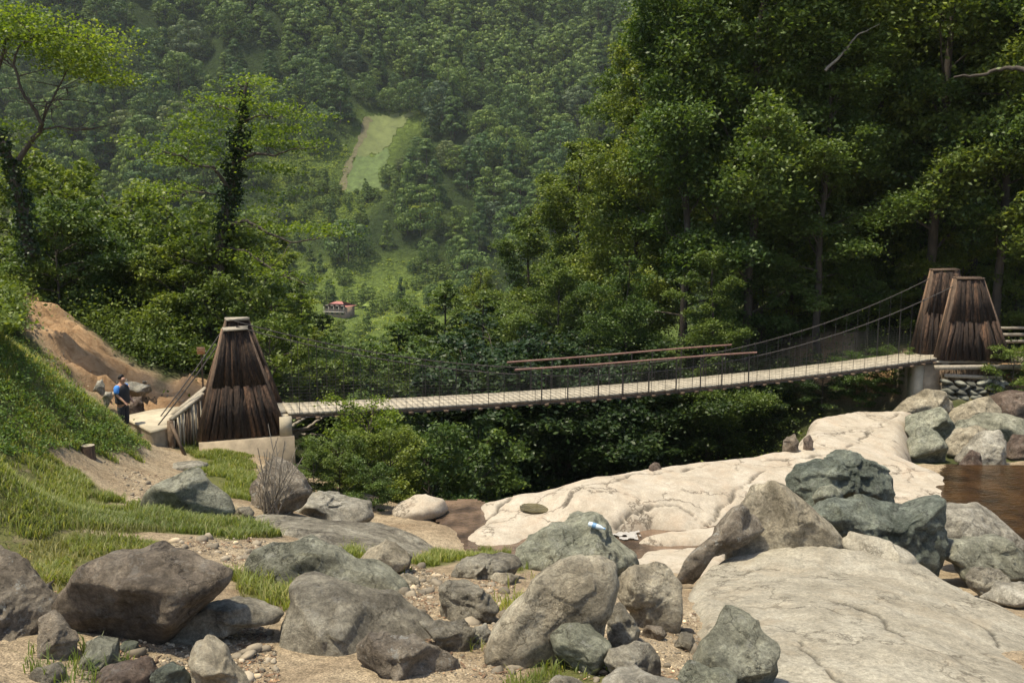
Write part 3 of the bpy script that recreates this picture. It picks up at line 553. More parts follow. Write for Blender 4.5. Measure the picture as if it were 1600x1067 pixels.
RK = [
 ([(-70,860),(0,862),(25,865),(45,880),(62,905),(80,940),(85,965),(78,1010),(66,1067),(40,1100),(-70,1100)],'rock_lichen','rough pinkish grey boulder with white crust, cut by the left edge of the view',dict(base=(30,1100),depth=.5,rough=.09,Y=6.6,lvl=6)),
 ([(60,965),(85,950),(118,1000),(112,1030),(80,1050),(60,1030)],'rock_dark','dark wedge of rock tucked behind the rough boulder at the left edge',dict(base=(90,1030),depth=.5)),
 ([(88,950),(110,915),(150,872),(175,855),(250,856),(300,862),(335,876),(362,890),(358,905),(330,930),(290,975),(255,998),(215,1004),(160,990),(105,968)],'rock_dark','large dark brown diamond shaped boulder below the grassy path',dict(base=(220,1015),depth=.45,rough=.045,lvl=6,K=9,sharp=22)),
 ([(282,983),(310,958),(335,936),(400,945),(447,958),(440,972),(390,978),(330,993),(290,994)],'rock_grey','thin tilted grey slab leaning beside the dark diamond boulder',dict(base=(350,1010),depth=.5,sink=4,strata=.006)),
 ([(128,1035),(135,1003),(155,994),(180,1003),(187,1025),(180,1045),(130,1045)],'rock_green','small round greenish boulder under the dark diamond boulder',dict(base=(155,1045))),
 ([(183,1012),(195,1000),(215,1003),(218,1018),(190,1022)],'rock_teal','tiny blue grey stone in the dirt under the dark boulder',dict(base=(200,1022),lvl=4)),
 ([(138,1067),(160,1045),(200,1030),(225,1027),(242,1050),(238,1085),(140,1085)],'rock_rust','pinkish stone with a flat top at the lower left corner of the boulders',dict(base=(190,1075))),
 ([(238,1067),(245,1045),(265,1035),(288,1042),(296,1067),(290,1085),(240,1085)],'rock_teal','blue grey angular stone at the bottom edge beside the pinkish one',dict(base=(265,1078))),
 ([(295,1060),(297,1020),(305,1003),(325,1001),(345,1015),(370,1045),(395,1075),(300,1090)],'rock_tan','pale tan wedge stone standing below the thin tilted slab',dict(base=(340,1080))),
 ([(48,1060),(62,1042),(90,1036),(100,1050),(88,1066),(55,1070)],'rock_grey','flat grey shard lying at the foot of the left edge boulder',dict(base=(75,1067),lvl=4)),
 ([(432,1067),(436,1020),(448,960),(455,930),(450,908),(480,902),(540,912),(600,938),(650,980),(690,1018),(712,1067),(700,1110),(430,1110)],'rock_grey','large smooth grey humped boulder at the bottom centre left',dict(base=(570,1100),Y=6.9,depth=.45,rough=.03,lvl=6,K=7,sharp=8)),
 ([(555,1002),(578,985),(610,988),(645,994),(688,1010),(703,1040),(706,1085),(570,1090),(580,1050),(556,1028)],'rock_lichen','knobbly brown stone resting against the front of the smooth humped boulder',dict(base=(630,1090),Y=6.3,depth=.4,rough=.09)),
 ([(378,885),(388,860),(430,848),(480,843),(530,855),(560,876),(610,890),(640,912),(652,940),(645,965),(600,950),(540,925),(450,915),(395,898)],'rock_green','long rough green grey boulder sloping down behind the smooth humped one',dict(base=(560,925),depth=.3,rough=.05,lvl=6,strata=.003)),
 ([(553,882),(575,858),(603,844),(625,852),(645,870),(640,888),(600,897),(565,895)],'rock_tan','pale pointed sandy rock beside the whaleback rock',dict(base=(600,893),rough=.02,K=6)),
 ([(702,903),(712,884),(735,872),(760,868),(800,872),(812,885),(795,900),(740,908)],'rock_grey','grey cluster stone at the top of the dirt path',dict(base=(750,905),rough=.09)),
 ([(768,905),(775,896),(795,894),(812,900),(808,911),(775,913)],'rock_tan','small rounded tan stone next to the dirt path',dict(base=(790,912),lvl=4)),
 ([(683,917),(700,908),(735,909),(765,927),(782,950),(775,965),(750,973),(700,968),(690,945)],'rock_grey','rugged ridged grey rock in the middle of the dirt path',dict(base=(735,972),rough=.09,strata=.012)),
 ([(652,972),(690,968),(725,975),(742,987),(737,1012),(715,1020),(690,1010)],'rock_grey','brown grey step stone beside the path, below the ridged rock',dict(base=(705,1019))),
 ([(735,995),(742,978),(757,976),(765,990),(750,1008)],'rock_pale','pale flat sliver of stone next to the step stone',dict(base=(750,1006),lvl=4)),
 ([(753,1018),(768,990),(800,945),(840,898),(875,872),(905,866),(940,870),(962,886),(967,915),(958,955),(945,990),(900,1020),(850,1035),(790,1035)],'rock_tan','big tan leaning boulder in the centre foreground with a cracked upper edge',dict(base=(860,1040),depth=.4,rough=.025,lvl=6,K=9,sharp=16)),
 ([(775,1030),(785,1008),(805,1003),(835,1020),(840,1035),(790,1042)],'rock_tan','flat pale stone at the foot of the big leaning boulder',dict(base=(805,1040),lvl=4)),
 ([(830,870),(832,850),(855,825),(890,808),(928,803),(950,815),(965,840),(993,862),(997,885),(985,898),(960,892),(920,875),(870,880),(848,884)],'rock_palegreen','lumpy pale green boulder at the stream edge with a bottle lying on it',dict(base=(920,900),depth=.5,rough=.10,chip=.12,lvl=6,back=.4)),
 ([(962,930),(965,903),(985,884),(1020,880),(1050,885),(1062,910),(1063,950),(1058,978),(1000,980),(985,960)],'rock_tan','blocky tan boulder between the leaning boulder and the great slab',dict(base=(1015,985),depth=.6,rough=.05)),
 ([(948,985),(955,955),(970,945),(990,965),(1000,985),(990,1008),(960,1012)],'rock_grey','brown grey stone wedged below the blocky tan boulder',dict(base=(975,1012))),
 ([(1003,985),(1012,976),(1035,978),(1042,990),(1030,999),(1010,998)],'rock_dark','small dark flat pebble stone under the blocky tan boulder',dict(base=(1022,1000),lvl=4)),
 ([(862,990),(880,977),(906,972),(940,992),(957,1006),(945,1035),(925,1050),(890,1040),(865,1015)],'rock_palegreen','angular pale green stone leaning on the big tan boulder',dict(base=(908,1052),K=9,sharp=26,rough=.03)),
 ([(945,1030),(955,1014),(985,1008),(1012,1010),(1026,1030),(1026,1058),(990,1065),(955,1052)],'rock_grey','dark speckled grey stone right of the angular pale green one',dict(base=(985,1066))),
 ([(1053,1010),(1066,991),(1082,990),(1087,1005),(1080,1017)],'rock_grey','little pointed brown stone between the gravel and the great slab',dict(base=(1070,1018),lvl=4)),
 ([(1084,1030),(1092,1003),(1122,972),(1160,966),(1185,972),(1203,1000),(1214,1045),(1205,1095),(1100,1095)],'rock_green','angular dark green boulder standing on the edge of the great slab',dict(base=(1150,1090),Y=6.25,K=10,sharp=26,rough=.035,lvl=6)),
 ([(1068,1062),(1090,1046),(1130,1045),(1152,1062),(1150,1095),(1070,1095)],'rock_palegreen','pale green flat stone in front of the angular dark green boulder',dict(base=(1110,1090),Y=5.9)),
 ([(940,1067),(965,1053),(1010,1052),(1060,1062),(1060,1090),(940,1090)],'rock_pale','pale stone poking in at the bottom edge below the speckled one',dict(base=(1000,1085),Y=5.8)),
 ([(855,1067),(868,1054),(895,1056),(912,1068),(905,1085),(858,1085)],'rock_grey','small grey stone in the grass tuft at the bottom edge',dict(base=(880,1080),Y=5.8,lvl=4)),
 ([(1062,892),(1075,866),(1118,830),(1150,790),(1160,785),(1172,800),(1190,830),(1170,850),(1110,868),(1090,893)],'rock_lichen','dark speckled arm of rock reaching down left of the tan ridge boulder',dict(base=(1130,880),Y=11.0,depth=.3,rough=.05)),
 ([(1130,850),(1160,792),(1205,750),(1225,755),(1262,785),(1300,818),(1328,855),(1300,885),(1200,885),(1140,880)],'rock_tan','pointed tan ridge boulder rising behind the great slab',dict(base=(1230,885),Y=11.2,depth=.35,rough=.02,K=7,sharp=30,lvl=6)),
 ([(1226,765),(1230,743),(1245,725),(1290,716),(1318,712),(1330,700),(1340,702),(1348,716),(1375,728),(1392,742),(1394,782),(1340,787),(1260,788)],'rock_teal','dark blue green jagged boulder with a small knob on top, on the beige bedrock',dict(base=(1310,800),Y=14.2,depth=.45,rough=.13,chip=.16,lvl=6,K=9,sharp=40)),
 ([(1268,775),(1280,760),(1300,757),(1312,768),(1310,783),(1280,790)],'rock_palegreen','small pale green stone between the two jagged blue green boulders',dict(base=(1290,790),Y=13.4,lvl=4)),
 ([(1258,800),(1290,778),(1340,777),(1400,790),(1425,790),(1440,774),(1467,772),(1468,820),(1462,870),(1455,895),(1400,890),(1330,850),(1290,830)],'rock_teal','large jagged blue green boulder with a fin at its right end',dict(base=(1380,905),Y=12.3,depth=.4,rough=.13,chip=.16,lvl=6,K=9,sharp=40)),
 ([(1310,850),(1330,830),(1370,838),(1420,860),(1440,885),(1400,900),(1330,885)],'rock_slab','low grey hump of rock between the ridge boulder and the great slab',dict(base=(1380,895),Y=11.0,rough=.03)),
 ([(1466,830),(1470,798),(1500,792),(1535,795),(1570,815),(1595,852),(1560,862),(1500,850),(1475,845)],'rock_pale','white topped boulder beside the brown pool',dict(base=(1530,862),Y=13.2,depth=.5,K=9,sharp=22,rough=.035)),
 ([(1463,865),(1480,846),(1520,838),(1565,838),(1600,862),(1608,895),(1575,902),(1500,893)],'rock_green','dark green grey boulder wedged below the white topped one',dict(base=(1530,900),Y=12.2,depth=.5,rough=.06)),
 ([(1513,905),(1530,892),(1545,884),(1562,890),(1580,905),(1568,925),(1540,930),(1518,918)],'rock_grey','small knobbly stone in the gap at the right edge of the great slab',dict(base=(1548,930),Y=11.2,rough=.1)),
 ([(1550,940),(1562,915),(1595,908),(1640,920),(1650,955),(1600,955)],'rock_pale','white rounded stone cut by the right edge beside the great slab',dict(base=(1600,955),Y=10.6,rough=.02)),
 ([(1395,645),(1415,625),(1440,611),(1465,616),(1488,640),(1500,655),(1440,660)],'rock_tan','pale cracked rounded rock below the concrete pillar',dict(base=(1445,660),Y=28.4,rough=.03)),
 ([(1478,668),(1485,650),(1510,632),(1545,621),(1562,635),(1565,660),(1520,672)],'rock_tan','rounded tan boulder below the dry stone wall',dict(base=(1520,672),Y=27.4,rough=.03)),
 ([(1543,640),(1552,618),(1575,610),(1602,612),(1640,625),(1640,665),(1570,665)],'rock_rust','reddish brown rock at the right edge above the grey boulders',dict(base=(1590,664),Y=28,rough=.07)),
 ([(1492,680),(1505,660),(1540,645),(1575,645),(1605,662),(1620,690),(1560,705),(1500,700)],'rock_green','long smooth grey boulder below the reddish one',dict(base=(1550,704),Y=25.8,rough=.02)),
 ([(1414,672),(1425,655),(1445,645),(1472,636),(1480,650),(1495,675),(1492,690),(1470,690),(1430,690)],'rock_palegreen','pale green split boulder at the right end of the bedrock shelf',dict(base=(1455,695),Y=25.2,rough=.06,K=9,sharp=24)),
 ([(1417,712),(1420,690),(1435,668),(1450,664),(1468,680),(1480,705),(1476,720),(1430,720)],'rock_palegreen','smooth triangular green grey boulder on the end of the bedrock shelf',dict(base=(1448,722),Y=23.6,rough=.015,K=6,sharp=20)),
 ([(1480,712),(1482,692),(1500,672),(1530,664),(1552,676),(1545,700),(1510,722)],'rock_tan','brown cracked boulder among the grey ones beside the pool',dict(base=(1510,722),Y=24,rough=.05)),
 ([(1498,722),(1510,700),(1535,678),(1562,672),(1574,690),(1572,735),(1530,742)],'rock_pale','whitish pitted boulder at the head of the brown pool',dict(base=(1540,745),Y=22.5,rough=.07)),
 ([(1494,740),(1500,722),(1518,702),(1532,708),(1537,735),(1528,752),(1500,753)],'rock_rust','pinkish brown upright stone at the corner of the brown pool',dict(base=(1515,755),Y=21.6,rough=.05)),
 ([(1570,715),(1576,695),(1595,680),(1640,680),(1650,722),(1600,728)],'rock_rust','dark reddish boulder at the right edge beside the pool',dict(base=(1600,726),Y=23.5)),
 ([(1222,700),(1224,688),(1240,678),(1248,690),(1244,702)],'rock_dark','dark mossy stone on the rim of the bedrock shelf above the gorge',dict(base=(1236,704),Y=21.6,lvl=4)),
 ([(1254,698),(1256,684),(1265,678),(1271,690),(1268,700)],'rock_rust','small brown upright stone near the rim of the bedrock shelf',dict(base=(1262,701),Y=21.8,lvl=4)),
 ([(1005,748),(1014,728),(1024,721),(1034,732),(1040,746),(1020,750)],'rock_rust','lone brown pointed stone on the crest of the beige bedrock shelf',dict(base=(1022,752),Y=19.6,lvl=4)),
 ([(222,790),(240,765),(262,748),(285,738),(305,734),(325,748),(345,775),(358,800),(300,812),(240,805)],'rock_green','smooth grey pointed boulder half sunk in grass beside the path',dict(base=(290,806),rough=.02,K=6,sharp=14,depth=.35)),
 ([(388,800),(395,760),(405,735),(430,712),(455,722),(475,745),(490,768),(470,795),(430,810)],'rock_lichen','brown boulder blotched with white lichen below the left bridge tower',dict(base=(435,800),depth=.5,rough=.05)),
 ([(440,800),(470,778),(500,769),(540,780),(580,785),(584,808),(560,815),(470,812)],'rock_pale','pale jagged rock ledge above the whaleback rock',dict(base=(510,812),rough=.06,strata=.008)),
 ([(610,808),(613,795),(628,782),(665,772),(692,780),(700,795),(692,808),(660,814),(625,814)],'bedrock','smooth rounded beige boulder standing at the lip of the stream',dict(base=(655,812),Y=18.0,rough=.012,K=6,sharp=6)),
 ([(252,732),(275,722),(310,719),(328,727),(300,736),(262,738)],'rock_pale','flat pale stone set in the dirt path by the concrete base',dict(base=(290,735),rough=.02,lvl=4,sink=3)),
 ([(364,803),(372,793),(390,791),(398,800),(390,807),(370,808)],'rock_grey','small grey stone at the grass edge above the whaleback rock',dict(base=(380,807),lvl=4)),
 ([(193,610),(197,596),(215,597),(236,604),(235,612),(220,620),(200,622)],'rock_pale','long pale rock slab poking out of the bare earth bank behind the person',dict(base=(215,640),Y=24.0,depth=.7,rough=.03,sink=2)),
 ([(200,640),(205,622),(222,618),(226,640),(215,652)],'rock_rust','brown squarish rock at the foot of the bare earth bank beside the person',dict(base=(212,652),Y=23.3,lvl=4)),
 ([(146,612),(152,595),(160,592),(164,604),(162,615)],'rock_pale','upright pale stone in the bare earth bank',dict(base=(155,618),Y=23.5,lvl=4)),
 ([(160,622),(166,612),(174,612),(176,620),(166,626)],'rock_pale','small round pale stone under the upright one in the earth bank',dict(base=(168,624),Y=23.,lvl=4)),
 ([(600,905),(630,895),(655,905),(650,915),(610,915)],'rock_tan','low worn stone on the dirt path above the ridged rock',dict(base=(630,914),lvl=4,sink=3)),
]
for i, (o, m_, l, k) in enumerate(RK):
    k = dict(k); k.setdefault('seed', i*3+5); rock(o, m_, l, **k)
# scattered pebbles: uncountable gravel
mb_v, mb_f, nn = [], [], 0
pv, pf = ICO[2]
gp = [wpoly(p) for p in [[(640,1060),(640,900),(800,900),(830,1060)],[(150,1000),(420,980),(440,1067),(120,1067)],[(930,960),(1090,960),(1090,1067),(900,1067)],[(380,830),(420,850),(560,900),(380,890),(250,850)],[(160,720),(330,740),(240,800)],[(590,860),(700,900),(640,950),(590,890)]]]
allg = np.concatenate([np.array(g) for g in gp]); cnt = 0
for g in gp:
    a = np.array(g); k = 0
    for _ in range(9000):
        x = rng.uniform(a[:, 0].min(), a[:, 0].max()); y = rng.uniform(a[:, 1].min(), a[:, 1].max())
        if not inpoly(np.array(x), np.array(y), g): continue
        s = min(.09, .006*(1+rng.pareto(1.9))); z = float(zt(x, y))
        sc3 = np.array([1, rng.uniform(.6, 1), rng.uniform(.4, .8)])*s*rng.uniform(.9, 1.1, 3)
        q = pv*(facet(pv, rng.integers(1e6), 8, 16)[:, None])*sc3; an = rng.uniform(0, 6.28)
        q = np.stack([q[:, 0]*math.cos(an)-q[:, 1]*math.sin(an), q[:, 0]*math.sin(an)+q[:, 1]*math.cos(an), q[:, 2]], 1)+[x, y, z+s*.15]
        mb_v.append(q); mb_f.append(pf+nn); nn += len(pv); k += 1
        if k > 1300: break
M['pebble'] = simple('pebble', (.30, .25, .18), .9, .5, 4, .3, .01, island=True)
tag(mesh_np('gravel', np.concatenate(mb_v), np.concatenate(mb_f), M['pebble']), 'loose pebbles and gravel strewn over the dirt between the boulders', 'gravel', kind='stuff')
# rubble in the earth bank
mb_v, mb_f, nn = [], [], 0
for _ in range(170):
    px = rng.uniform(90, 330); py = 560+(px-90)*.35+rng.uniform(-25, 45)
    if px > 235: py = rng.uniform(615, 650)
    h = hit(px, py)
    if h[1] > 30 or h[1] < 20: continue
    s = min(.13, .025*(1+rng.pareto(1.8))); q = pv*(facet(pv, rng.integers(1e6), 8, 16)[:, None])*s*rng.uniform(.6, 1.1, 3)
    mb_v.append(q+h); mb_f.append(pf+nn); nn += len(pv)
tag(mesh_np('rubble', np.concatenate(mb_v), np.concatenate(mb_f), M['pebble']), 'loose rubble fallen out of the bare earth bank', 'rubble', kind='stuff')
# plastic bottle on the pale green boulder
def raycast(px, py):
    bpy.context.view_layer.update(); dg = bpy.context.evaluated_depsgraph_get(); d = Vector(ray(px, py)).normalized()
    ok, loc, nr, _, ob, _ = sc.ray_cast(dg, Vector((0, 0, 0)), d); return np.array(loc), ob
p, _ = raycast(930, 823)
M['plastic'] = simple('plastic', (.50, .58, .64), .2, .1, 3, 0); M['plastic_blue'] = simple('plastic_blue', (.12, .25, .42), .4, .1, 3, 0)
bt = empty('plastic_bottle', p, 'small clear plastic bottle with a blue label lying on the pale green boulder', 'bottle')
ax = np.array([.9, -.35, -.18]); ax /= np.linalg.norm(ax); c0 = p+np.array([-.09, 0, .045])
t = np.array([0, .01, .05, .13, .17, .20, .215]); rr = np.array([.02, .034, .036, .035, .03, .014, .013])
mb = MB(); mb.tube(c0+t[:, None]*ax, rr, 10); mb.build('body', M['plastic'], bt, True)
mb = MB(); mb.tube(c0+np.array([.06, .11])[:, None]*ax, .0385, 10); mb.build('paper_label', M['plastic_blue'], bt, True)
mb = MB(); mb.tube(c0+np.array([.214, .235])[:, None]*ax, .016, 6); mb.build('cap', M['plastic_blue'], bt, True)
# white water
foam = simple('foam', (.36, .34, .31), .5, .2, 12, .8, .03)
fp = [PZ(a, b, -6.06) for a, b in [(955,822),(990,828),(997,836),(960,836)]]
a = np.array(fp)[:, :2]; xs = np.arange(a[:, 0].min()-.1, a[:, 0].max()+.1, .04); ys = np.arange(a[:, 1].min()-.1, a[:, 1].max()+.1, .04); X, Y = np.meshgrid(xs, ys)
tag(gridmesh('water_foam', X, Y, -6.095+fbm2(X*9, Y*9, 3, 3)*.02, foam, sdpoly(X, Y, a)+fbm2(X*5, Y*11, 3, 8)*.3 > .0), 'small patch of white water foam where the stream drops past the pale green boulder', 'foam', kind='stuff')
# tree stump and sticks
p = hit(137, 711)
st = empty('tree_stump', p, 'short sawn tree stump at the foot of the grassy bank', 'stump')
mb = MB(); mb.tube([p+[0, 0, -.1], p+[0, 0, .05], p+[.01, 0, .2]], [.16, .14, .13], 12, False); mb.build('trunk', M['bark_edge'], st, True)
mb = MB(); a = np.arange(12)/12*6.283; mb.add(np.r_[np.c_[.13*np.cos(a), .13*np.sin(a), np.zeros(12)]+p+[.01, 0, .2], [p+[.01, 0, .203]]], [[i, (i+1) % 12, 12, 12] for i in range(0)] or [[0, 1, 2, 3], [0, 3, 4, 5], [0, 5, 6, 7], [0, 7, 8, 9], [0, 9, 10, 11]]); mb.build('cut_face', M['wood_grey'], st)
def stick(px, py, px2, py2, r, m_, l, name='stick', cat='stick'):
    a, b2 = hit(px, py), hit(px2, py2); k = np.linspace(0, 1, 7)[:, None]; q = a+(b2-a)*k+rng.normal(0, r*.8, (7, 3))+[0, 0, r]
    mb = MB(); mb.tube(q, np.linspace(r, r*.6, 7)); tag(mb.build(name, M[m_], None, True, origin=a), l, cat)
stick(374, 836, 392, 850, .025, 'wood_brown', 'short reddish stick lying on the dirt below the long grass')
stick(230, 1046, 250, 1026, .015, 'wood_brown', 'thin curved twig among the stones at the lower left')

# dead leaves and twigs on the dirt
C = []; ra_ = np.random.default_rng(12)
for g in gp+[wpoly([(0,840),(360,850),(380,900),(90,940)])]:
    a = np.array(g); x = ra_.uniform(a[:, 0].min(), a[:, 0].max(), 1500); y = ra_.uniform(a[:, 1].min(), a[:, 1].max(), 1500); k = inpoly(x, y, g)&(fbm2(x*2, y*2, 3, 5) > -.1)
    C.append(np.stack([x[k], y[k], zt(x[k], y[k])+.012], 1))
C = np.concatenate(C); n_ = len(C); d = ra_.normal(size=(n_, 3))*[1, 1, .25]; d /= np.linalg.norm(d, axis=1)[:, None]; s_ = np.cross(d, [0, 0, 1.]); L_ = ra_.uniform(.008, .035, n_)[:, None]; w_ = ra_.uniform(.15, .5, n_)[:, None]
v = np.stack([C-d*L_, C+s_*L_*w_, C+d*L_, C-s_*L_*w_], 1).reshape(-1, 3)
M['litter'] = simple('litter', (.17, .10, .055), .9, .5, 4, 0, island=True)
tag(mesh_np('leaf_litter', v, np.arange(n_*4).reshape(n_, 4), M['litter'], smooth=False), 'dead brown leaves and bits of twig scattered on the dirt', 'leaf litter', kind='stuff')
# ============================================================ BRIDGE
A0 = np.array([-5.75, 22.35]); B0 = np.array([14.6, 30.0]); AX = (B0-A0)/np.linalg.norm(B0-A0); NN = np.array([-AX[1], AX[0]]); LB = np.linalg.norm(B0-A0); WB = 1.35
def dz(t): return -4.86+.26*t-.42*4*t*(1-t)*.62
def bp(t, s, z):       # t along, s across (0 near edge, 1 far edge)
    q = A0+(B0-A0)*t+NN*WB*s; return np.array([q[0], q[1], z])
ct = np.polyfit([0, .36, 1], [-2.95, -4.36, -2.3], 2)
def cz_(t): return np.polyval(ct, t)
br = empty('suspension_bridge', bp(.5, .5, dz(.5)), 'long narrow wooden suspension footbridge sagging across the gorge between two plank towers', 'bridge')
mb = MB(); npk = 118
for i in range(npk):           # deck planks run across
    t0 = i/npk; t1 = (i+.994)/npk; g = rng.normal(0, .002)
    v = [bp(t, s+rng.normal(0, .004), dz(t)+g+dzv) for t in (t0, t1) for s in (-.02, 1.02) for dzv in (-.045, 0)]
    mb.add(v, [[0, 1, 3, 2], [4, 6, 7, 5], [0, 4, 5, 1], [2, 3, 7, 6], [0, 2, 6, 4], [1, 5, 7, 3]])
mb.build('deck', M['wood_deck'], br)
T = np.linspace(0, 1, 60)
mb = MB()
for s in (0, 1): mb.tube([bp(t, s, dz(t)-.085) for t in T], .035)
mb.build('deck_stringers', M['wood_brown'], br)
mb = MB()
for k, s in enumerate((-.02, 1.02)): mb.tube([bp(t, s, dz(t)-.13) for t in T], .018)
mb.build('lower_cable', M['steel'], br)
for i in range(44):
    t = (i+.5)/44; mb = MB(); mb.bar(bp(t, -.09, dz(t)-.14), bp(t, 1.09, dz(t)-.14), .12, .06, jit=.006); mb.build('crossbeam', M['wood_brown'], br)
for s in (-.04, 1.04):
    mb = MB(); mb.tube([bp(t, s, cz_(t)) for t in np.linspace(-.055, 1.045, 70)], .016); mb.build('main_cable', M['steel'], br, True)
    # cable clamps and thin hangers
    for i in range(46):
        t = (i+.6)/46.5; mb = MB(); mb.tube([bp(t, s, dz(t)-.12), bp(t, s, cz_(t))], .0075, 5, False); mb.tube([bp(t, s, cz_(t)-.035), bp(t, s, cz_(t)+.04)], .022, 5); mb.build('hanger', M['steel'], br)
    # wire netting
    mb = MB()
    for k in range(1, 12):
        mb.tube([bp(t, s, dz(t)+(min(1.02, max(cz_(t)-dz(t), .5)))*k/12) for t in np.linspace(0, 1, 30)], .0032, 3, False)
    for k in range(150):
        t = (k+.5)/150; mb.tube([bp(t, s, dz(t)), bp(t, s, dz(t)+min(1.02, cz_(t)-dz(t)))], .0028, 3, False)
    mb.build('wire_netting', M['steel'], br)
for s, ta, tb, za, zb in ((-.06, .285, .655, -4.09, -4.02), (1.06, .30, .66, -4.12, -3.98)):
    a, b2 = bp(ta, s, za), bp(tb, s, zb); k = np.linspace(0, 1, 10)[:, None]
    q = a+(b2-a)*k; q[:, 2] -= .012*np.sin(k[:, 0]*6)
    mb = MB(); mb.tube(q, .028, 8); mb.build('handrail', M['red_pipe'], br, True)
    for i in range(9):
        t = ta+(tb-ta)*(.09+.11*i+rng.uniform(-.015, .015)); z = za+(zb-za)*(t-ta)/(tb-ta)
        mb = MB(); mb.tube([bp(t, s, dz(t)-.12), bp(t, s, z-.02)], .02, 6); mb.build('post', M['steel'], br)
def wing(parent, c, ux, uy, hb, ht, z0, z1, th, off=0., rows=2, n=11, seed=0, capov=.06, capm='wood_grey'):
    r = np.random.default_rng(seed); c = np.array([*c, 0.]); ux = np.array([*ux, 0.]); uy = np.array([*uy, 0.]); Z = np.array([0, 0, 1.])
    def pt(u, k, d):       # u in -1..1 across, k 0..1 up, d -1..1 thickness
        h = hb+(ht-hb)*k; tt = th*(1-.35*k)
        return c+ux*(u*h+off*k)+uy*d*tt/2+Z*(z0+(z1-z0)*k)
    mb = MB(); v = [pt(u, k, d) for u in (-.95, .95) for k in (0, .985) for d in (-.85, .85)]
    mb.add(v, [[0, 1, 3, 2], [4, 6, 7, 5], [0, 4, 5, 1], [2, 3, 7, 6], [0, 2, 6, 4], [1, 5, 7, 3]]); mb.build('core_frame', M['bark_plank'], parent)
    for d in (-1, 1):
        mb = MB()
        for rw in range(rows):
            k0, k1 = rw/rows-(.0 if rw == 0 else .02), (rw+1)/rows
            for i in range(n):
                for lay in (0, 1, .5):
                    u0 = -1+2*(i+.5+.35*lay)/n+r.normal(0, .02)
                    if abs(u0) > 1: continue
                    # planks lean with the nearer slope: chevron
                    h0 = hb+(ht-hb)*k0; h1 = hb+(ht-hb)*k1; x0 = u0*h0
                    x1 = x0-np.sign(u0)*(h0-h1)*1.0+r.normal(0, .07)
                    if i % 3 == rw: x1 = x0+np.sign(u0)*(h0-h1)*r.uniform(-.2, .5)
                    if lay: x1 = x0*h1/h0+r.normal(0, .05)
                    u1 = np.clip(x1/h1, -1, 1); wdt = hb*2/n*r.uniform(.40, .62)
                    a = pt(u0, k0, d*(1+.12*lay)); b2 = pt(u1, k1-r.uniform(0, .03), d*(1+.12*lay))
                    mb.bar(a, b2, wdt*.85, r.uniform(.04, .085), up=uy, jit=.010)
        mb.build('plank_cladding', M['bark_plank'], parent)
    for u in (-1, 1):       # end boards, lighter sawn edges
        mb = MB()
        for q, dd in enumerate((-.75, 0, .75)):
            a = pt(u*1.02, 0, dd*1.05); b2 = pt(u*1.03, 1, dd*1.05); mb.bar(a, b2, .10, .12, up=ux, jit=.012)
        mb.build('edge_board', M['bark_edge'], parent)
    mb = MB(); a = pt(-1, 1, 0)-ux*capov; b2 = pt(1, 1, 0)+ux*capov
    mb.bar(a+Z*.03+uy*(-.15), b2+Z*.045+uy*(-.15), .16, .055, jit=.01); mb.bar(a+Z*.035+uy*.12, b2+Z*.05+uy*.12, .2, .07, jit=.012)
    mb.build('cap_plank', M[capm], parent)
    return pt
# ---- left tower
lt = empty('bridge_tower', (-6.9, 22.6, -5.45), 'left bridge tower, a pair of dark log clad A shaped walls on a concrete base', 'tower')
y2 = np.array([AX[0], AX[1]]); n2_ = np.array([-.295, .955])
c1 = np.array([-6.86, 22.05]); wing(lt, c1, y2, NN, 1.03, .24, -5.40, -2.68, .34, -.07, seed=1)
c2 = c1+NN*1.62+y2*.1; wing(lt, c2, y2, NN, 1.03, .24, -5.05, -2.60, .34, -.02, seed=2)
Zv = np.array([0, 0, 1.])
def flatbox(x0, x1, s0, s1, z0, z1, o=A0, a=AX, nn_=NN):      # box in bridge-aligned coordinates
    mb = MB(); p = np.array([*(o+a*(x0+x1)/2+nn_*(s0+s1)/2), (z0+z1)/2])
    mb.box(p, np.array([*(a*(x1-x0)/2), 0]), np.array([*(nn_*(s1-s0)/2), 0]), Zv*(z1-z0)/2); return mb
flatbox(-2.2, .10, -.32, .30, -7.6, -5.42).build('concrete_base', M['concrete'], lt)
flatbox(-2.2, .10, .303, 2.0, -7.6, -4.95).build('concrete_abutment', M['concrete'], lt)
flatbox(-.24, .06, -.20, .27, -5.417, -4.93).build('corner_block', M['concrete_top'], lt)
flatbox(-2.1, .02, .31, 1.5, -4.946, -4.88).build('threshold_planks', M['wood_deck'], lt)
# approach platform
ap = empty('approach_platform', (-8.3, 22, -5.6), 'low sunlit concrete platform leading up to the left bridge tower', 'platform')
q = [PZ(195, 650, -4.95), PZ(236, 672, -4.95), PZ(268, 664, -4.95), W(322, 650, 22.6), W(322, 640, 24.0), PZ(240, 640, -4.95)]
q = [np.array([a[0], a[1], -4.95]) for a in q]
mb = MB(); nq = 6; v = [a-Zv*.06 for a in q]+[a-Zv*1.1 for a in q]; mb.add(v, [[i, i+nq, (i+1) % nq+nq, (i+1) % nq] for i in range(nq)]); mb.build('side_wall', M['concrete'], ap)
mb = MB(); g = np.mean(q, 0); e = [a+(a-g)/np.linalg.norm(a-g)*.05 for a in q]; v = e+[a-Zv*.06 for a in e]
mb.add(v, [[0, 1, 2, 3], [0, 3, 4, 5]]+[[i, i+nq, (i+1) % nq+nq, (i+1) % nq] for i in range(nq)]); mb.build('top_slab', M['concrete_top'], ap)
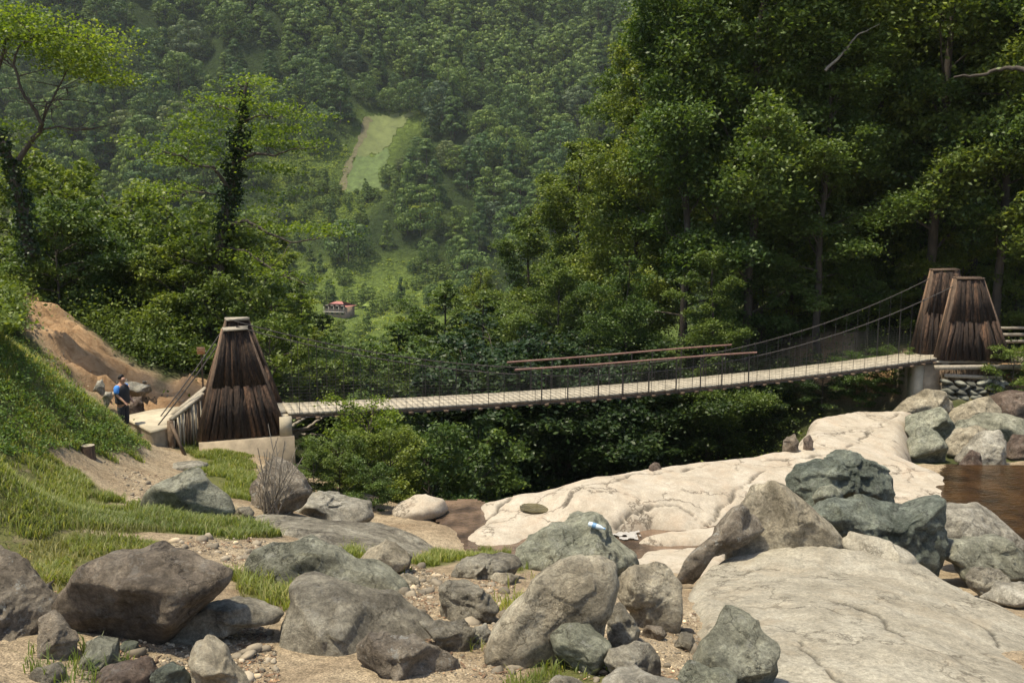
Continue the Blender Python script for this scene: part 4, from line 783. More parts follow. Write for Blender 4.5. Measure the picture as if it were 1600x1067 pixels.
# anchor cables
def anchor(a, b2, l):
    mb = MB(); mb.tube([a+(b2-a)*k-Zv*.05*math.sin(k*3.14) for k in np.linspace(0, 1, 8)], .017, 6); tag(mb.build('anchor_cable', M['steel'], None, True, origin=b2), l, 'cable', 'cables tying the left tower to the platform')
anchor(np.array([c1[0]-.3, c1[1], -2.75]), PZ(247, 664, -4.95), 'near steel cable running from the left tower top down to the platform edge')
anchor(np.array([c2[0]-.3, c2[1], -2.70]), np.array([*PZ(251, 650, -4.95)[:2], -4.95]), 'far steel cable running from the left tower top down to the middle of the platform')
# sloping picket fence of the left ramp
def rampfence(a, b2, zb, name, label, k=10, brace=True, seed=0):
    r = np.random.default_rng(seed); f = empty(name, (a[0], a[1], zb), label, 'fence')
    mb = MB(); mb.bar(a+Zv*.03, b2+Zv*.03, .12, .07, jit=.006); mb.build('rail', M['wood_grey'], f)
    d = b2-a
    for i in range(k):
        q = a+d*(i+.5)/k; mb = MB(); mb.bar([q[0], q[1], zb], q-Zv*.01+r.normal(0, .01, 3), np.linalg.norm(d[:2])/k*.82, .035, up=(d[0], d[1], .01), jit=.006); mb.build('picket', M['wood_brown'] if r.random() < .45 else M['wood_grey'], f)
    mb = MB(); mb.bar([a[0], a[1], zb-.1], a+Zv*.02, .14, .14, up=(1, 0, 0)); mb.build('post', M['wood_brown'], f)
    if brace: mb = MB(); mb.bar(a+np.array([.03, -.08, -.05]), np.array([a[0]+.42, a[1]-.3, zb+.02]), .07, .05); mb.build('brace', M['wood_brown'], f)
rampfence(W(267, 658, 21.2), W(317, 617, 21.9), -5.62, 'ramp_fence', 'near sloping picket fence with a bleached top rail beside the left tower', seed=3)
rampfence(W(268, 651, 22.6)+np.array([0, 0, 0]), W(322, 608, 23.3), -5.2, 'ramp_fence', 'far sloping fence of ragged brown stakes behind the bleached rail', 16, False, 5)
# warning sign
sg = empty('warning_sign', W(309, 600, 25.2), 'small square orange warning sign on a thin post left of the tower', 'sign')
s0 = W(314, 548, 25.2); sgm = simple('sign_orange', (.62, .33, .14), .6, .15, 5, 0); sgr = simple('sign_red', (.35, .07, .03), .6, .1, 5, 0)
mb = MB(); mb.box(s0, (.115, 0, 0), (0, .008, 0), (0, 0, .105)); mb.build('board', sgm, sg)
mb = MB(); mb.tube([s0+[0, .03, .12], s0+[0, .03, -1.3]], .025); mb.build('post', M['wood_brown'], sg)
mb = MB()
for k, (x0, x1, zz) in enumerate(((-.09, .0, .045), (.02, .09, .045), (-.07, .05, -.02), (.05, .085, -.07))):
    q = x0
    while q < x1: mb.box(s0+[q+.007, -.010, zz+rng.normal(0, .002)], (.005, 0, 0), (0, .002, 0), (0, 0, .012+rng.uniform(-.003, .004))); q += .016
mb.build('lettering', sgr, sg)
# ---- right tower
rt = empty('bridge_tower', (15.7, 30.6, -4.75), 'right bridge tower of two tall dark log clad walls above the dry stone wall', 'tower')
X1 = np.array([1, .0]); Y1 = np.array([0, 1.])
ra = np.array([math.cos(-.12), math.sin(-.12)]); rn = np.array([-ra[1], ra[0]])
wing(rt, (15.72, 30.0), ra, rn, 1.12, .38, -4.66, -1.92, .5, -.28, seed=8, n=10, capm='bark_edge')
wing(rt, (15.62, 31.5), ra, rn, 1.12, .38, -4.66, -1.72, .5, -.28, seed=9, n=10, capm='bark_edge')
pr = empty('concrete_pier', (14.6, 30.2, -6), 'stained concrete pier under the right end of the bridge deck', 'pier')
P0 = np.array([14.38, 30.25])
mb = flatbox(-.52, .50, -.25, 1.5, -6.9, -4.83, P0, np.array([1., 0]), np.array([0, 1.])); mb.build('pillar_block', M['concrete'], pr)
mb = flatbox(-.60, -.30, -.32, .2, -6.9, -4.80, P0, np.array([1., 0]), np.array([0, 1.])); mb.build('pillar_rib', M['concrete_top'], pr)
mb = flatbox(.34, .56, -.32, .2, -6.9, -4.80, P0, np.array([1., 0]), np.array([0, 1.])); mb.build('pillar_rib', M['concrete'], pr)
lf = empty('landing_deck', (17.5, 30.4, -4.7), 'plank landing deck at the foot of the right bridge tower', 'deck')
mb = MB(); mb.box((17.8, 31.0, -4.73), (3.4, 0, 0), (0, 1.1, 0), (0, 0, .04)); mb.build('deck_boards', M['wood_deck'], lf)
mb = MB(); mb.bar(W(1460, 574, 29.65), W(1602, 573, 29.75), .09, .16, jit=.01); mb.bar(W(1602, 573, 29.75), W(1690, 573, 29.9), .09, .16, jit=.01); mb.build('edge_beam', M['wood_grey'], lf)
pl = empty('palisade', (16.5, 29.8, -5.3), 'row of dark upright stakes under the landing deck above the dry stone wall', 'palisade')
for i in range(26):
    px = 1470+i*3.8+rng.uniform(-1, 1); b2 = W(px, 592+rng.uniform(-3, 6), 29.85); a = W(px, 577-rng.uniform(0, 6) , 29.85)
    mb = MB(); mb.bar(b2, a, .075+rng.uniform(-.02, .01), .05, up=(0, 1, 0), jit=.006); mb.build('stake', M['wood_brown'], pl)
mb = MB(); mb.bar(W(1476, 587, 29.72), W(1566, 591, 29.72), .06, .11, jit=.01); mb.build('cross_rail', M['wood_grey'], pl)
mb = MB(); r = np.random.default_rng(4)
vv, ff, k = [], [], 0; pv3, pf3 = ICO[3]
for row in range(5):
    px = 1470+(row % 2)*5
    while px < 1562-row*3:
        wd_ = r.uniform(13, 24); c = W(px+wd_/2, 598+row*7.5+r.uniform(-2, 2), 29.7+row*-.06); s = wd_/F*29.8/2
        q = pv3*facet(pv3, r.integers(1e6), 9, 14)[:, None]*[s*1.1, .28, .10+r.uniform(0, .04)]; an = r.normal(0, .2)
        q = np.stack([q[:, 0]*math.cos(an)-q[:, 2]*math.sin(an), q[:, 1], q[:, 0]*math.sin(an)+q[:, 2]*math.cos(an)], 1)+c
        vv.append(q); ff.append(pf3+k); k += len(pv3); px += wd_*.92
M['wall_stone'] = simple('wall_stone', (.15, .15, .12), .9, .5, 5, .6, .03, island=True)
tag(mesh_np('stone_wall', np.concatenate(vv), np.concatenate(ff), M['wall_stone'], origin=(16.3, 29.7, -6)), 'low dry stone wall of dark grey stones under the right tower', 'wall')
fe = empty('rail_fence', W(1600, 545, 32), 'weathered three rail wooden fence behind the right tower', 'fence')
for py in (513, 523, 533):
    mb = MB(); mb.bar(W(1552, py, 33), W(1700, py-1, 33), .05, .10, jit=.012); mb.build('rail', M['wood_grey'], fe)
for px in (1560, 1605, 1655):
    mb = MB(); mb.bar(W(px, 548, 33.08), W(px, 508, 33.08), .1, .1, up=(0, 1, 0)); mb.build('post', M['wood_brown'], fe)
# ---- fallen branches under the left end of the bridge
def branch_obj(name, pts, r0, r1, m_, l, cat, grp=None):
    q = np.array([W(*p) for p in pts]); k = np.linspace(0, len(q)-1, len(q)*4); q = np.stack([np.interp(k, range(len(q)), q[:, i]) for i in range(3)], 1)+rng.normal(0, r0*.25, (len(k), 3))
    mb = MB(); mb.tube(q, np.linspace(r0, r1, len(q))); return tag(mb.build(name, M[m_], None, True, origin=q[0]), l, cat, grp)
for pts, l in (([(449,676,23.6),(480,668,24),(500,655,24.3),(512,643,24.5)],'curved dead branch nearest the deck under the left end of the bridge'),
               ([(448,690,23.4),(475,678,24),(500,680,24),(520,690,24)],'dead branch drooping lowest beneath the left end of the bridge'),
               ([(452,668,24.4),(475,655,24.8),(488,644,25)],'short dead branch forking up beneath the left end of the bridge'),
               ([(455,683,23),(470,672,23.4),(495,668,23.5)],'middle dead branch in the tangle beneath the left end of the bridge')):
    branch_obj('fallen_branch', pts, .06, .02, 'bark_pale', l, 'branch')
# ---- dry shrub
ds = empty('dry_shrub', hit(435, 790), 'leafless dry twiggy shrub in front of the lichen blotched boulder', 'shrub')
h0 = hit(425, 806); mb = MB()
for i in range(26):
    a = h0+[rng.uniform(-.15, .15), rng.uniform(-.15, .1), 0]; tip = W(rng.uniform(395, 475), rng.uniform(675, 770), h0[1]+rng.uniform(-.3, .2))
    k = np.linspace(0, 1, 7)[:, None]; q = a+(tip-a)*k+np.cumsum(rng.normal(0, .018, (7, 3)), 0); mb.tube(q, np.linspace(.015, .006, 7), 4, False)
    for j in (3, 4, 5):
        mb.tube([q[j], q[j]+rng.normal(0, .1, 3)+[0, 0, .12]], [.008, .005], 4, False)
mb.build('twigs', M['bark_pale'], ds)
# ---- person
def skinfig(name, chains, m_, parent, lv=2):
    me = bpy.data.meshes.new(name); V, E, Rr = [], [], []; ids = {}
    for ch in chains:
        prev = None
        for (p, r) in ch:
            key = tuple(round(c, 4) for c in p)
            if key not in ids: ids[key] = len(V); V.append(p); Rr.append(r)
            i = ids[key]
            if prev is not None and prev != i: E.append((prev, i))
            prev = i
    me.from_pydata(V, E, []); o = bpy.data.objects.new(name, me); link(o, parent)
    s = o.modifiers.new('skin', 'SKIN'); s.use_smooth_shade = True
    for i, r in enumerate(Rr): me.skin_vertices[0].data[i].radius = (r if np.isscalar(r) else r[0], r if np.isscalar(r) else r[1])
    me.skin_vertices[0].data[0].use_root = True
    u = o.modifiers.new('sub', 'SUBSURF'); u.levels = lv; u.render_levels = lv
    me.materials.append(m_); return o
pp = W(192, 640, 21.4); zf_ = float(zt(pp[0], pp[1])); pe = empty('person', (pp[0], pp[1], zf_), 'dark haired person in blue T shirt and dark vest, half hidden behind the grassy bank', 'person')
PH = -3.72-zf_       # standing height from the ground to the crown of the head
kk = 1.0 if PH <= 0 else PH/1.74
def q_(x, y, z): return (x*kk, y*kk, z*kk)
M['skin'] = simple('skin', (.36, .20, .13), .6, .1, 4, 0); M['cloth_dark'] = simple('cloth_dark', (.018, .019, .024), .85, .2, 20, .3, .01); M['cloth_blue'] = simple('cloth_blue', (.05, .22, .62), .8, .15, 20, .2, .01); M['hair'] = simple('hair', (.012, .009, .007), .7, .2, 60, .5, .01)
# faces +x; x forward, y sideways
body = [[(q_(0,0,.95), (.13,.16)), (q_(.01,0,1.1), (.115,.15)), (q_(.0,0,1.3), (.125,.18)), (q_(-.01,0,1.43), (.10,.15)), (q_(.0,0,1.50), .055), (q_(.03,0,1.56), .062), (q_(.045,0,1.63), (.092,.075)), (q_(.035,0,1.70), (.065,.06))],
        [(q_(.045,0,1.63), (.092,.075)), (q_(.125,0,1.605), .026), (q_(.145,0,1.59), .012)]]
for s in (-1, 1):
    body.append([(q_(0,0,.95), (.13,.16)), (q_(0,s*.09,.86), .095), (q_(.03,s*.10,.48), .062), (q_(0,s*.10,.10), .042), (q_(.03,s*.10,.04), .04), (q_(.16,s*.11,.03), .03)])
    hx_, hz = (.24, .93) if s < 0 else (.18, .92)
    body.append([(q_(-.01,0,1.43), (.10,.15)), (q_(-.01,s*.17,1.41), .06), (q_(-.02+.02,s*.22,1.17), .043), (q_(hx_-.04,s*.21,hz+.07), .028), (q_(hx_,s*.20,hz+.02), (.034,.02))])
    for fi in range(4):
        y0 = s*.20+(fi-1.5)*.018; Lf = (.06, .07, .066, .05)[fi]
        body.append([(q_(hx_,s*.20,hz+.02), (.034,.02)), (q_(hx_+.035,y0,hz-.0), .009), (q_(hx_+.035+Lf*.5,y0,hz-.025), .008), (q_(hx_+.035+Lf*.75,y0,hz-.055), .007)])
    body.append([(q_(hx_,s*.20,hz+.02), (.034,.02)), (q_(hx_+.03,s*.20-s*.035,hz+.02), .009), (q_(hx_+.06,s*.20-s*.045,hz+.0), .008)])
skinfig('body', body, M['skin'], pe)
skinfig('vest', [[(q_(0,0,.86), (.17,.20)), (q_(0,0,.95), (.17,.20)), (q_(.01,0,1.1), (.16,.20)), (q_(.0,0,1.3), (.17,.225)), (q_(-.01,0,1.42), (.14,.20)), (q_(-.01,0,1.47), (.10,.12))]], M['cloth_dark'], pe)
for s in (-1, 1): skinfig('sleeve', [[(q_(-.01,s*.12,1.43), .075), (q_(-.01,s*.20,1.39), .085), (q_(.0,s*.235,1.20), .072)]], M['cloth_blue'], pe)
skinfig('trousers', [[(q_(0,0,.97), (.135,.165)), (q_(0,0,.92), (.14,.17))]]+[[(q_(0,0,.92), (.14,.17)), (q_(0,s*.09,.82), .105), (q_(.03,s*.10,.48), .08), (q_(0,s*.10,.09), .065)] for s in (-1, 1)], M['cloth_dark'], pe)
for s in (-1, 1): skinfig('shoe', [[(q_(-.03,s*.10,.05), .05), (q_(.08,s*.105,.045), .045), (q_(.19,s*.11,.035), .033)]], M['hair'], pe, 1)
skinfig('hair', [[(q_(-.035,0,1.60), (.06,.07)), (q_(-.01,0,1.67), (.085,.085)), (q_(.035,0,1.715), (.085,.075)), (q_(.07,0,1.705), (.045,.055))]], M['hair'], pe)
for s in (-1, 1):
    skinfig('ear', [[(q_(.03,s*.078,1.64), .014), (q_(.025,s*.084,1.605), .010)]], M['skin'], pe, 1)
    skinfig('eye', [[(q_(.118,s*.032,1.635), .010), (q_(.124,s*.032,1.634), .008)]], M['hair'], pe, 1)
skinfig('mouth', [[(q_(.118,-.02,1.565), .007), (q_(.126,0,1.565), .007), (q_(.118,.02,1.565), .007)]], simple('lips', (.25, .09, .07), .6, .1, 4, 0), pe, 1)
pe.rotation_euler = (0, 0, R(-14))
# ---- houses in the valley
def house(px, py, wd, dp, hh, rh, rot, name, label, wm, rm, cols=4):
    p = hit(px, py, y0=150.); o = empty(name, p, label, 'house'); o.rotation_euler = (0, 0, rot)
    def put(mb, n, m_, par): 
        ob = mesh_np(n, np.concatenate(mb.v), np.concatenate(mb.f), m_, par, False); return ob
    mb = MB(); mb.box((0, 0, hh/2-1), (wd/2, 0, 0), (0, dp/2, 0), (0, 0, hh/2+1)); wl = put(mb, 'wall', wm, o)
    mb = MB(); e = .7; W2, D2 = wd/2+e, dp/2+e; rr = max(W2-D2, .3)
    v = [(-W2,-D2,hh+.003),(W2,-D2,hh+.003),(W2,D2,hh+.003),(-W2,D2,hh+.003),(-rr,0,hh+rh),(rr,0,hh+rh)]
    mb.add(v, [[0, 1, 5, 4], [2, 3, 4, 5], [1, 2, 5, 5], [3, 0, 4, 4], [3, 2, 1, 0]]); me = put(mb, 'roof', rm, o)
    for fl in range(2):
        for i in range(cols):
            x = -wd/2+wd*(i+.5)/cols; z = .9+fl*hh/2
            mb = MB(); mb.box((x, -dp/2-.02, z+.6), (.6, 0, 0), (0, .06, 0), (0, 0, .65)); f = put(mb, 'window', M['white_wood'], o)
            mb = MB(); mb.box((x, -dp/2-.06, z+.6), (.48, 0, 0), (0, .04, 0), (0, 0, .53)); put(mb, 'pane', M['glass_dark'], f)
    return o, put
M['white_wood'] = simple('white_wood', (.36, .33, .27), .7, .15, 3, 0); M['glass_dark'] = simple('glass_dark', (.03, .035, .04), .15, .1, 3, 0)
M['roof_red'] = simple('roof_red', (.32, .12, .10), .7, .25, .8, .3, .1); M['wall_brown'] = simple('wall_brown', (.30, .21, .15), .9, .3, .8, .2, .1); M['roof_rust'] = simple('roof_rust', (.30, .15, .10), .8, .3, .8, .3, .1)
ho, put = house(531, 494, 8, 6, 3.6, 1.5, R(-22), 'village_house', 'two storey house with a red hipped roof in the valley beyond the bridge', M['wall_brown'], M['roof_red']); ho.scale = (.82,)*3
for i in range(5):
    mb = MB(); mb.bar((-4+i*2, -3.6, 1.8), (-4+i*2, -3.6, 3.6), .14, .14, up=(0, 1, 0)); put(mb, 'balcony_post', M['white_wood'], ho)
mb = MB(); mb.box((0, -3.5, 1.75), (4.1, 0, 0), (0, .5, 0), (0, 0, .08)); put(mb, 'balcony', M['white_wood'], ho)
h2, put = house(380, 388, 5, 4, 3, 1.2, R(10), 'hillside_hut', 'small hut with a rusty roof glimpsed through the ivy covered tree', M['wall_brown'], M['roof_rust'], 2)
# ============================================================ VEGETATION
def leaves(C, size, r, up=.8, nrm=None, asp=.6, fold=0):
    n = len(C); d = r.normal(size=(n, 3)); nr = r.normal(size=(n, 3))*.6+np.array([0, 0, up])
    if nrm is not None: nr = nr*.15+nrm*1.0
    nr /= np.linalg.norm(nr, axis=1)[:, None]+1e-9; d -= nr*(d*nr).sum(1)[:, None]; d /= np.linalg.norm(d, axis=1)[:, None]+1e-9
    s = np.cross(nr, d); L = (size*r.uniform(.6, 1.3, n))[:, None]
    v = np.stack([C-d*L*.5, C+s*L*asp*.5-d*L*.05, C+d*L*.55, C-s*L*asp*.5-d*L*.05], 1).reshape(-1, 3)
    return v, np.arange(n*4).reshape(n, 4)
class Tree: pass
def grow(seed, H, Rad, base=.2, nprim=34, leaf=.16, nleaf=40000, droop=.15, tr=.22, profile='alder', lean=0., up=.8, flat=.28, spread=.55, rise=0., wob=1.):
    r = np.random.default_rng(seed); t = Tree(); mb = MB()
    k = np.linspace(0, 1, 14); trunk = np.stack([np.cumsum(r.normal(0, .02*H/14*wob, 14))+lean*k*H, np.cumsum(r.normal(0, .02*H/14*wob, 14)), k*H], 1)
    mb.tube(trunk, tr*(1-k*.88)+.01, 8, False); sp = []
    def tp(h): return np.array([np.interp(h, trunk[:, 2], trunk[:, i]) for i in range(3)])
    for i in range(nprim):
        u = base+(1-base)*(i+r.uniform(0, .8))/nprim; az = i*2.4+r.normal(0, .4)
        if profile == 'alder': pr = (1-u)**.33*(.6+.4*min(1, (u-base)/.2+.3))
        elif profile == 'round': pr = math.sqrt(max(0, 1-((u-.55)/.5)**2))*.95+.05
        elif profile == 'cone': pr = (1-u)*.9+.1
        else: pr = 1.-.6*u
        L = Rad*pr*(r.uniform(.5, 1.25) if rise else r.uniform(.65, 1.15))
        o = tp(u*H*.97); el = min(1.35, .15+rise+.75*u+r.normal(0, .12+rise*.5)); d = np.array([math.cos(az)*math.cos(el), math.sin(az)*math.cos(el), math.sin(el)])
        kk2 = np.linspace(0, 1, 7)[:, None]; q = o+d*L*kk2; q[:, 2] -= droop*L*kk2[:, 0]**2*1.2; q[1:] += np.cumsum(r.normal(0, .03*L, (6, 3)), 0)
        r0 = max(.02, tr*.33*(1-u*.7)); mb.tube(q, np.linspace(r0, .012, 7), 5, False)
        ns = max(3, int(L*2.0))
        for j in range(ns):
            tt = .25+.75*(j+r.uniform(0, 1))/ns; b = np.array([np.interp(tt, kk2[:, 0], q[:, c]) for c in range(3)])
            sd = 1 if j % 2 else -1; a2 = az+sd*r.uniform(.5, 1.1); L2 = L*.38*r.uniform(.5, 1.1)*(1.15-tt*.6)
            e = b+np.array([math.cos(a2)*L2, math.sin(a2)*L2, L2*r.uniform(-.15, .35)])
            mb.tube([b, (b+e)/2+[0, 0, .03*L2], e], [.016, .012, .006], 4, False)
            sp.append(np.r_[(b+e)/2+[0, 0, .05], L2*.5]); sp.append(np.r_[e, L2*.5])
        sp.append(np.r_[q[-1], L*.18])
    sp = np.array(sp); wgt = np.maximum(sp[:, 3], .25)**1.3; idx = r.choice(len(sp), nleaf, p=wgt/wgt.sum())
    rad = np.maximum(sp[idx, 3], .28)*spread*1.6; off = r.normal(size=(nleaf, 3))*[1, 1, flat]
    off[:, 2] -= .25*(off[:, 0]**2+off[:, 1]**2)*flat
    C = sp[idx, :3]+off*rad[:, None]*.62
    v, f = leaves(C, leaf, r, up); t.wood = (np.concatenate(mb.v), np.concatenate(mb.f)); t.leaf = (v, f); return t
def lump(seed, H, Rad, nl=46, per=60, leaf=.5, profile='round', tr=.2, core=True):
    """distant tree: clumped crown, one mesh with wood and leaf faces"""
    r = np.random.default_rng(seed); V, Fc, FM = [], [], []; n = 0; mb = MB()
    mb.tube([(0, 0, -1), (0, 0, H*.5), (r.normal(0, .1), 0, H*.85)], [tr, tr*.7, .05], 5, False)
    wv, wf = np.concatenate(mb.v), np.concatenate(mb.f); V.append(wv); Fc.append(wf); FM.append(np.zeros(len(wf), int)); n = len(wv)
    for i in range(nl):
        u = r.uniform(.12, 1); az = r.uniform(0, 6.28)
        pr = {'round': math.sqrt(max(0, 1-((u-.5)/.52)**2)), 'cone': (1-u)*.95+.08, 'alder': (1-u)**.6}[profile]
        c = np.array([math.cos(az)*Rad*pr*.72, math.sin(az)*Rad*pr*.72, u*H*.9]); rr = Rad*r.uniform(.24, .42)*(.6+.4*pr)
        d = r.normal(size=(per, 3)); d /= np.linalg.norm(d, axis=1)[:, None]; d[:, 2] = np.abs(d[:, 2])*1.0-.35
        C = c+d*rr*[1, 1, .72]; v, f = leaves(C, leaf, r, .3, d, .8); V.append(v); Fc.append(f+n); FM.append(np.ones(len(f), int)); n += len(v)
    if core:
        p, f = ICO[2]; f4 = np.c_[f, f[:, 2]]
        pr = np.clip(1-np.abs(p[:, 2])**2*.3, 0, 1); q = p*[Rad*.62, Rad*.62, H*.36]+[0, 0, H*.5]
        if profile != 'round': q[:, :2] *= np.clip(1.25-(q[:, 2:3]/H), .15, 1)
    return np.concatenate(V), np.concatenate(Fc), np.concatenate(FM)
PROTO = {}
def proto(key, lm, *a, wood='bark', **k):
    t = grow(*a, **k); w_ = bpy.data.meshes.new('w')
    ow = mesh_np('trunk', *t.wood, M[wood]); ol = mesh_np('crown', *t.leaf, M[lm], smooth=False)
    mw, ml = ow.data, ol.data; bpy.data.objects.remove(ow); bpy.data.objects.remove(ol); bpy.data.meshes.remove(w_); PROTO[key] = (mw, ml, a[1])
def place(key, x, y, label, name='tree', cat='tree', H=None, rot=None, sx=1., z=None, group=None, tilt=(0, 0), lm=None):
    mw, ml, H0 = PROTO[key]; s = (H/H0) if H else 1.
    z = float(zt(x, y))-.15 if z is None else z
    o = empty(name, (x, y, z), label, cat, group); o.scale = (s*sx, s*sx, s); o.rotation_euler = (tilt[0], tilt[1], rng.uniform(0, 6.28) if rot is None else rot)
    a = bpy.data.objects.new('trunk' if cat == 'tree' else 'stem', mw); link(a, o)
    b = bpy.data.objects.new('crown' if cat == 'tree' else 'foliage', ml); link(b, o)
    if lm: 
        b.data = ml.copy(); b.data.materials.clear(); b.data.materials.append(M[lm])
    return o
Q = 1.0
for i in range(4): proto(f'alder{i}', 'leaf_dark', 100+i, 22., 5.6, base=.16, nprim=38, leaf=.17, nleaf=int(60000*Q), tr=.19, droop=.12, flat=.62, spread=.6, rise=.34, wob=2.6, lean=.03*(i-1.5))
for i in range(3): proto(f'mid{i}', 'leaf_mid', 200+i, 13., 4.0, rise=.2, wob=2., base=.30, nprim=30, leaf=.17, nleaf=int(19000*Q), tr=.13, droop=.15, flat=.32, spread=.5)
for i in range(2): proto(f'open{i}', 'leaf_yellow', 230+i, 13., 3.6, base=.25, nprim=20, leaf=.15, nleaf=int(7500*Q), tr=.12, droop=.1, flat=.2, spread=.5)
for i in range(3): proto(f'bush{i}', 'leaf_mid', 300+i, 3., 2.0, base=.03, nprim=22, leaf=.12, nleaf=int(11000*Q), tr=.04, profile='round', droop=.1, flat=.5)
for i in range(3): proto(f'big{i}', 'leaf_mid', 340+i, 7., 3.4, base=.03, nprim=34, leaf=.15, nleaf=int(26000*Q), tr=.08, profile='round', droop=.1, flat=.45)
proto('willow', 'leaf_yellow', 320, 3., 1.9, base=.03, nprim=24, leaf=.10, nleaf=9000, tr=.04, profile='round', flat=.6)
def atp(px, Y): return W(px, 500, Y)[0]
# right bank forest: trunk pixel x, distance, height, prototype, description
RF = [(985,41,17.5,0,'tall dark alder whose crown makes the left outline of the riverside wood'),
 (1060,37,21.5,1,'tall dark alder with layered boughs behind the centre of the bridge'),
 (1115,41,23,2,'very tall alder with a black straight trunk, right of the centre of the bridge'),
 (1160,36.5,23,3,'alder with a thin dark trunk above the right end of the nearer red handrail'),
 (1228,38,23,0,'alder with a thick dark trunk between the red handrail and the right tower'),
 (1283,35.5,14,1,'shorter alder with a forked trunk and low pale boughs left of the right tower'),
 (1345,43,24,2,'tall alder deep in the wood left of the right tower'),
 (1443,36,24,3,'tallest alder with the stoutest pale brown trunk, just left of the right tower'),
 (1425,39.5,23,1,'slim alder standing directly behind the stoutest trunk'),
 (1510,38,22,0,'tall alder with open boughs behind the right tower'),
 (1560,34.5,21,2,'alder with loose boughs reaching in above the right tower'),
 (1650,33,21,1,'alder at the right edge whose long bare bough reaches into view'),
 (1180,47,22,3,'alder of the second row behind the middle of the riverside wood'),
 (1060,48,21,1,'alder of the second row behind the left part of the riverside wood'),
 (1300,50,24,0,'alder of the back row behind the forked alder'),
 (1420,52,25,2,'alder of the back row behind the stoutest trunk'),
 (1540,48,24,3,'alder of the back row behind the right tower'),
 (1640,44,24,0,'alder of the back row at the right edge'),
 (980,52,20,2,'alder of the back row at the left end of the riverside wood'),
 (900,44,14.,1,'lower alder leaning out under the left outline of the riverside wood'),
 (820,47,13.6,3,'low alder sloping down toward the valley left of the riverside wood'),
 (755,51,13.4,0,'bushy alder above the left end of the farther red handrail'),
 (1110,33.5,8.5,2,'young alder leaning over the gorge behind the red handrails'),
 (880,37,9.5,3,'young alder in the gorge behind the left end of the red handrails'),
 (985,34,9,0,'young alder in the gorge behind the middle of the deck'),
 (700,55,11.5,1,'rounded alder farthest down the valley at the left foot of the riverside wood'),(1135,56,13,0,'short alder filling the gap left of the red handrails, deep in the wood'),(1210,60,14,3,'short alder deep in the wood behind the thick dark trunk'),
 (1320,58,14,1,'short alder on the slope behind the forked alder'),(1390,62,15,2,'short alder on the back slope above the dirt path'),(1480,60,15,0,'short alder on the back slope behind the right tower'),(1580,58,15,3,'short alder on the back slope above the rail fence'),(1260,44,9,2,'low young alder between the trunks above the right part of the deck'),(1370,43,8,0,'low young alder just above the dirt path')]
for px, Y, H, k, l in RF:
    place(f'alder{k}', atp(px, Y), Y, l, 'alder_tree', H=H, sx=1.0 if H > 15 else 1.3)
# left valley trees
LF = [(75,36,350,0,'bushy green tree on the slope above the bare earth bank'),
 (140,47,285,1,'slender tree left of the ivy covered tree, its top level with the field'),
 (190,42,305,2,'mid green tree behind the leafy bushes left of the ivy covered tree'),
 (235,50,310,0,'tree with thin bare stems left of the ivy covered tree'),
 (285,44,340,1,'tree directly left of the ivy covered trunk'),
 (20,52,320,2,'pale green tree at the left edge behind the twisted tree'),
 (110,60,280,0,'broad tree in the second row on the left slope'),
 (400,48,350,2,'green tree right of the ivy covered trunk'),
 (415,44,385,0,'light green tree behind the left tower cables'),
 (455,50,425,1,'light green tree hiding the left side of the red roofed house'),
 (430,60,360,1,'rounded tree below the tea slope'),
 (635,56,505,2,'green tree right of the red roofed house'),
 (650,58,485,0,'dark green tree on the valley side left of the riverside wood'),
 (350,62,360,2,'tree in the second row behind the ivy covered trunk'),
 (690,48,440,1,'leafy tree at the lower left foot of the riverside wood'),
 (560,43,530,0,'small leafy tree over the gorge behind the left part of the deck'),
 (490,38,505,2,'small tree behind the left end of the deck'),
 (508,52,484,1,'low tree just in front of the red roofed house'),
 (620,40,505,1,'leafy tree in the gorge left of the red handrails'),
 (760,40,455,2,'leafy tree in the gorge under the left end of the red handrails')]
for px, Y, py, k, l in LF:
    x_ = atp(px, Y); H = W(px, py, Y)[2]-float(zt(x_, Y))
    place(f'mid{k}', atp(px, Y), Y, l, 'valley_tree', H=H, sx=1.15)
for px, Y, H, k, l in [(165,36,300,0,'thin yellow green tree with a crooked stem behind the bushes'),(215,38,320,1,'thin yellow green sapling left of the ivy covered tree'),(270,52,285,0,'open crowned yellow green tree near the ivy covered tree'),(425,40,400,1,'open yellow green tree between the left tower and the valley'),(470,43,455,0,'open yellow green sapling above the left part of the deck'),(90,42,290,1,'tall thin yellow green tree above the bank')]:
    place(f'open{k}', atp(px, Y), Y, l, 'young_tree', H=W(px, H, Y)[2]-float(zt(atp(px, Y), Y)))
# bushes
BU = [(95,29,3.2,0,'leafy bush at the top of the bare earth bank'),(135,31,3.6,1,'leafy bush behind the middle of the bare earth bank'),(175,32,3.6,2,'rounded bush behind the lower end of the bare earth bank'),
 (210,31,3.,0,'low bush above the dirt turning place'),(250,31,2.6,1,'bush with pale leaves behind the dirt turning place'),(290,30,3.2,2,'bush behind the orange warning sign'),(330,31,4.2,0,'bush at the foot of the ivy covered tree'),
 (40,31,4.0,1,'bush on the high left bank'),(120,37,5,2,'tall bush on the slope below the twisted tree'),(230,36,4.4,0,'tall bush left of the ivy covered trunk'),(385,29,3.,1,'bush seen right of the left tower top'),(420,27,2.4,2,'bush behind the left end of the deck'),(300,34,5,1,'tall bush right beside the ivy covered trunk')]
for px, Y, H, k, l in BU: place(f'bush{k}', atp(px, Y), Y, l, 'leafy_bush', 'bush', H=H)
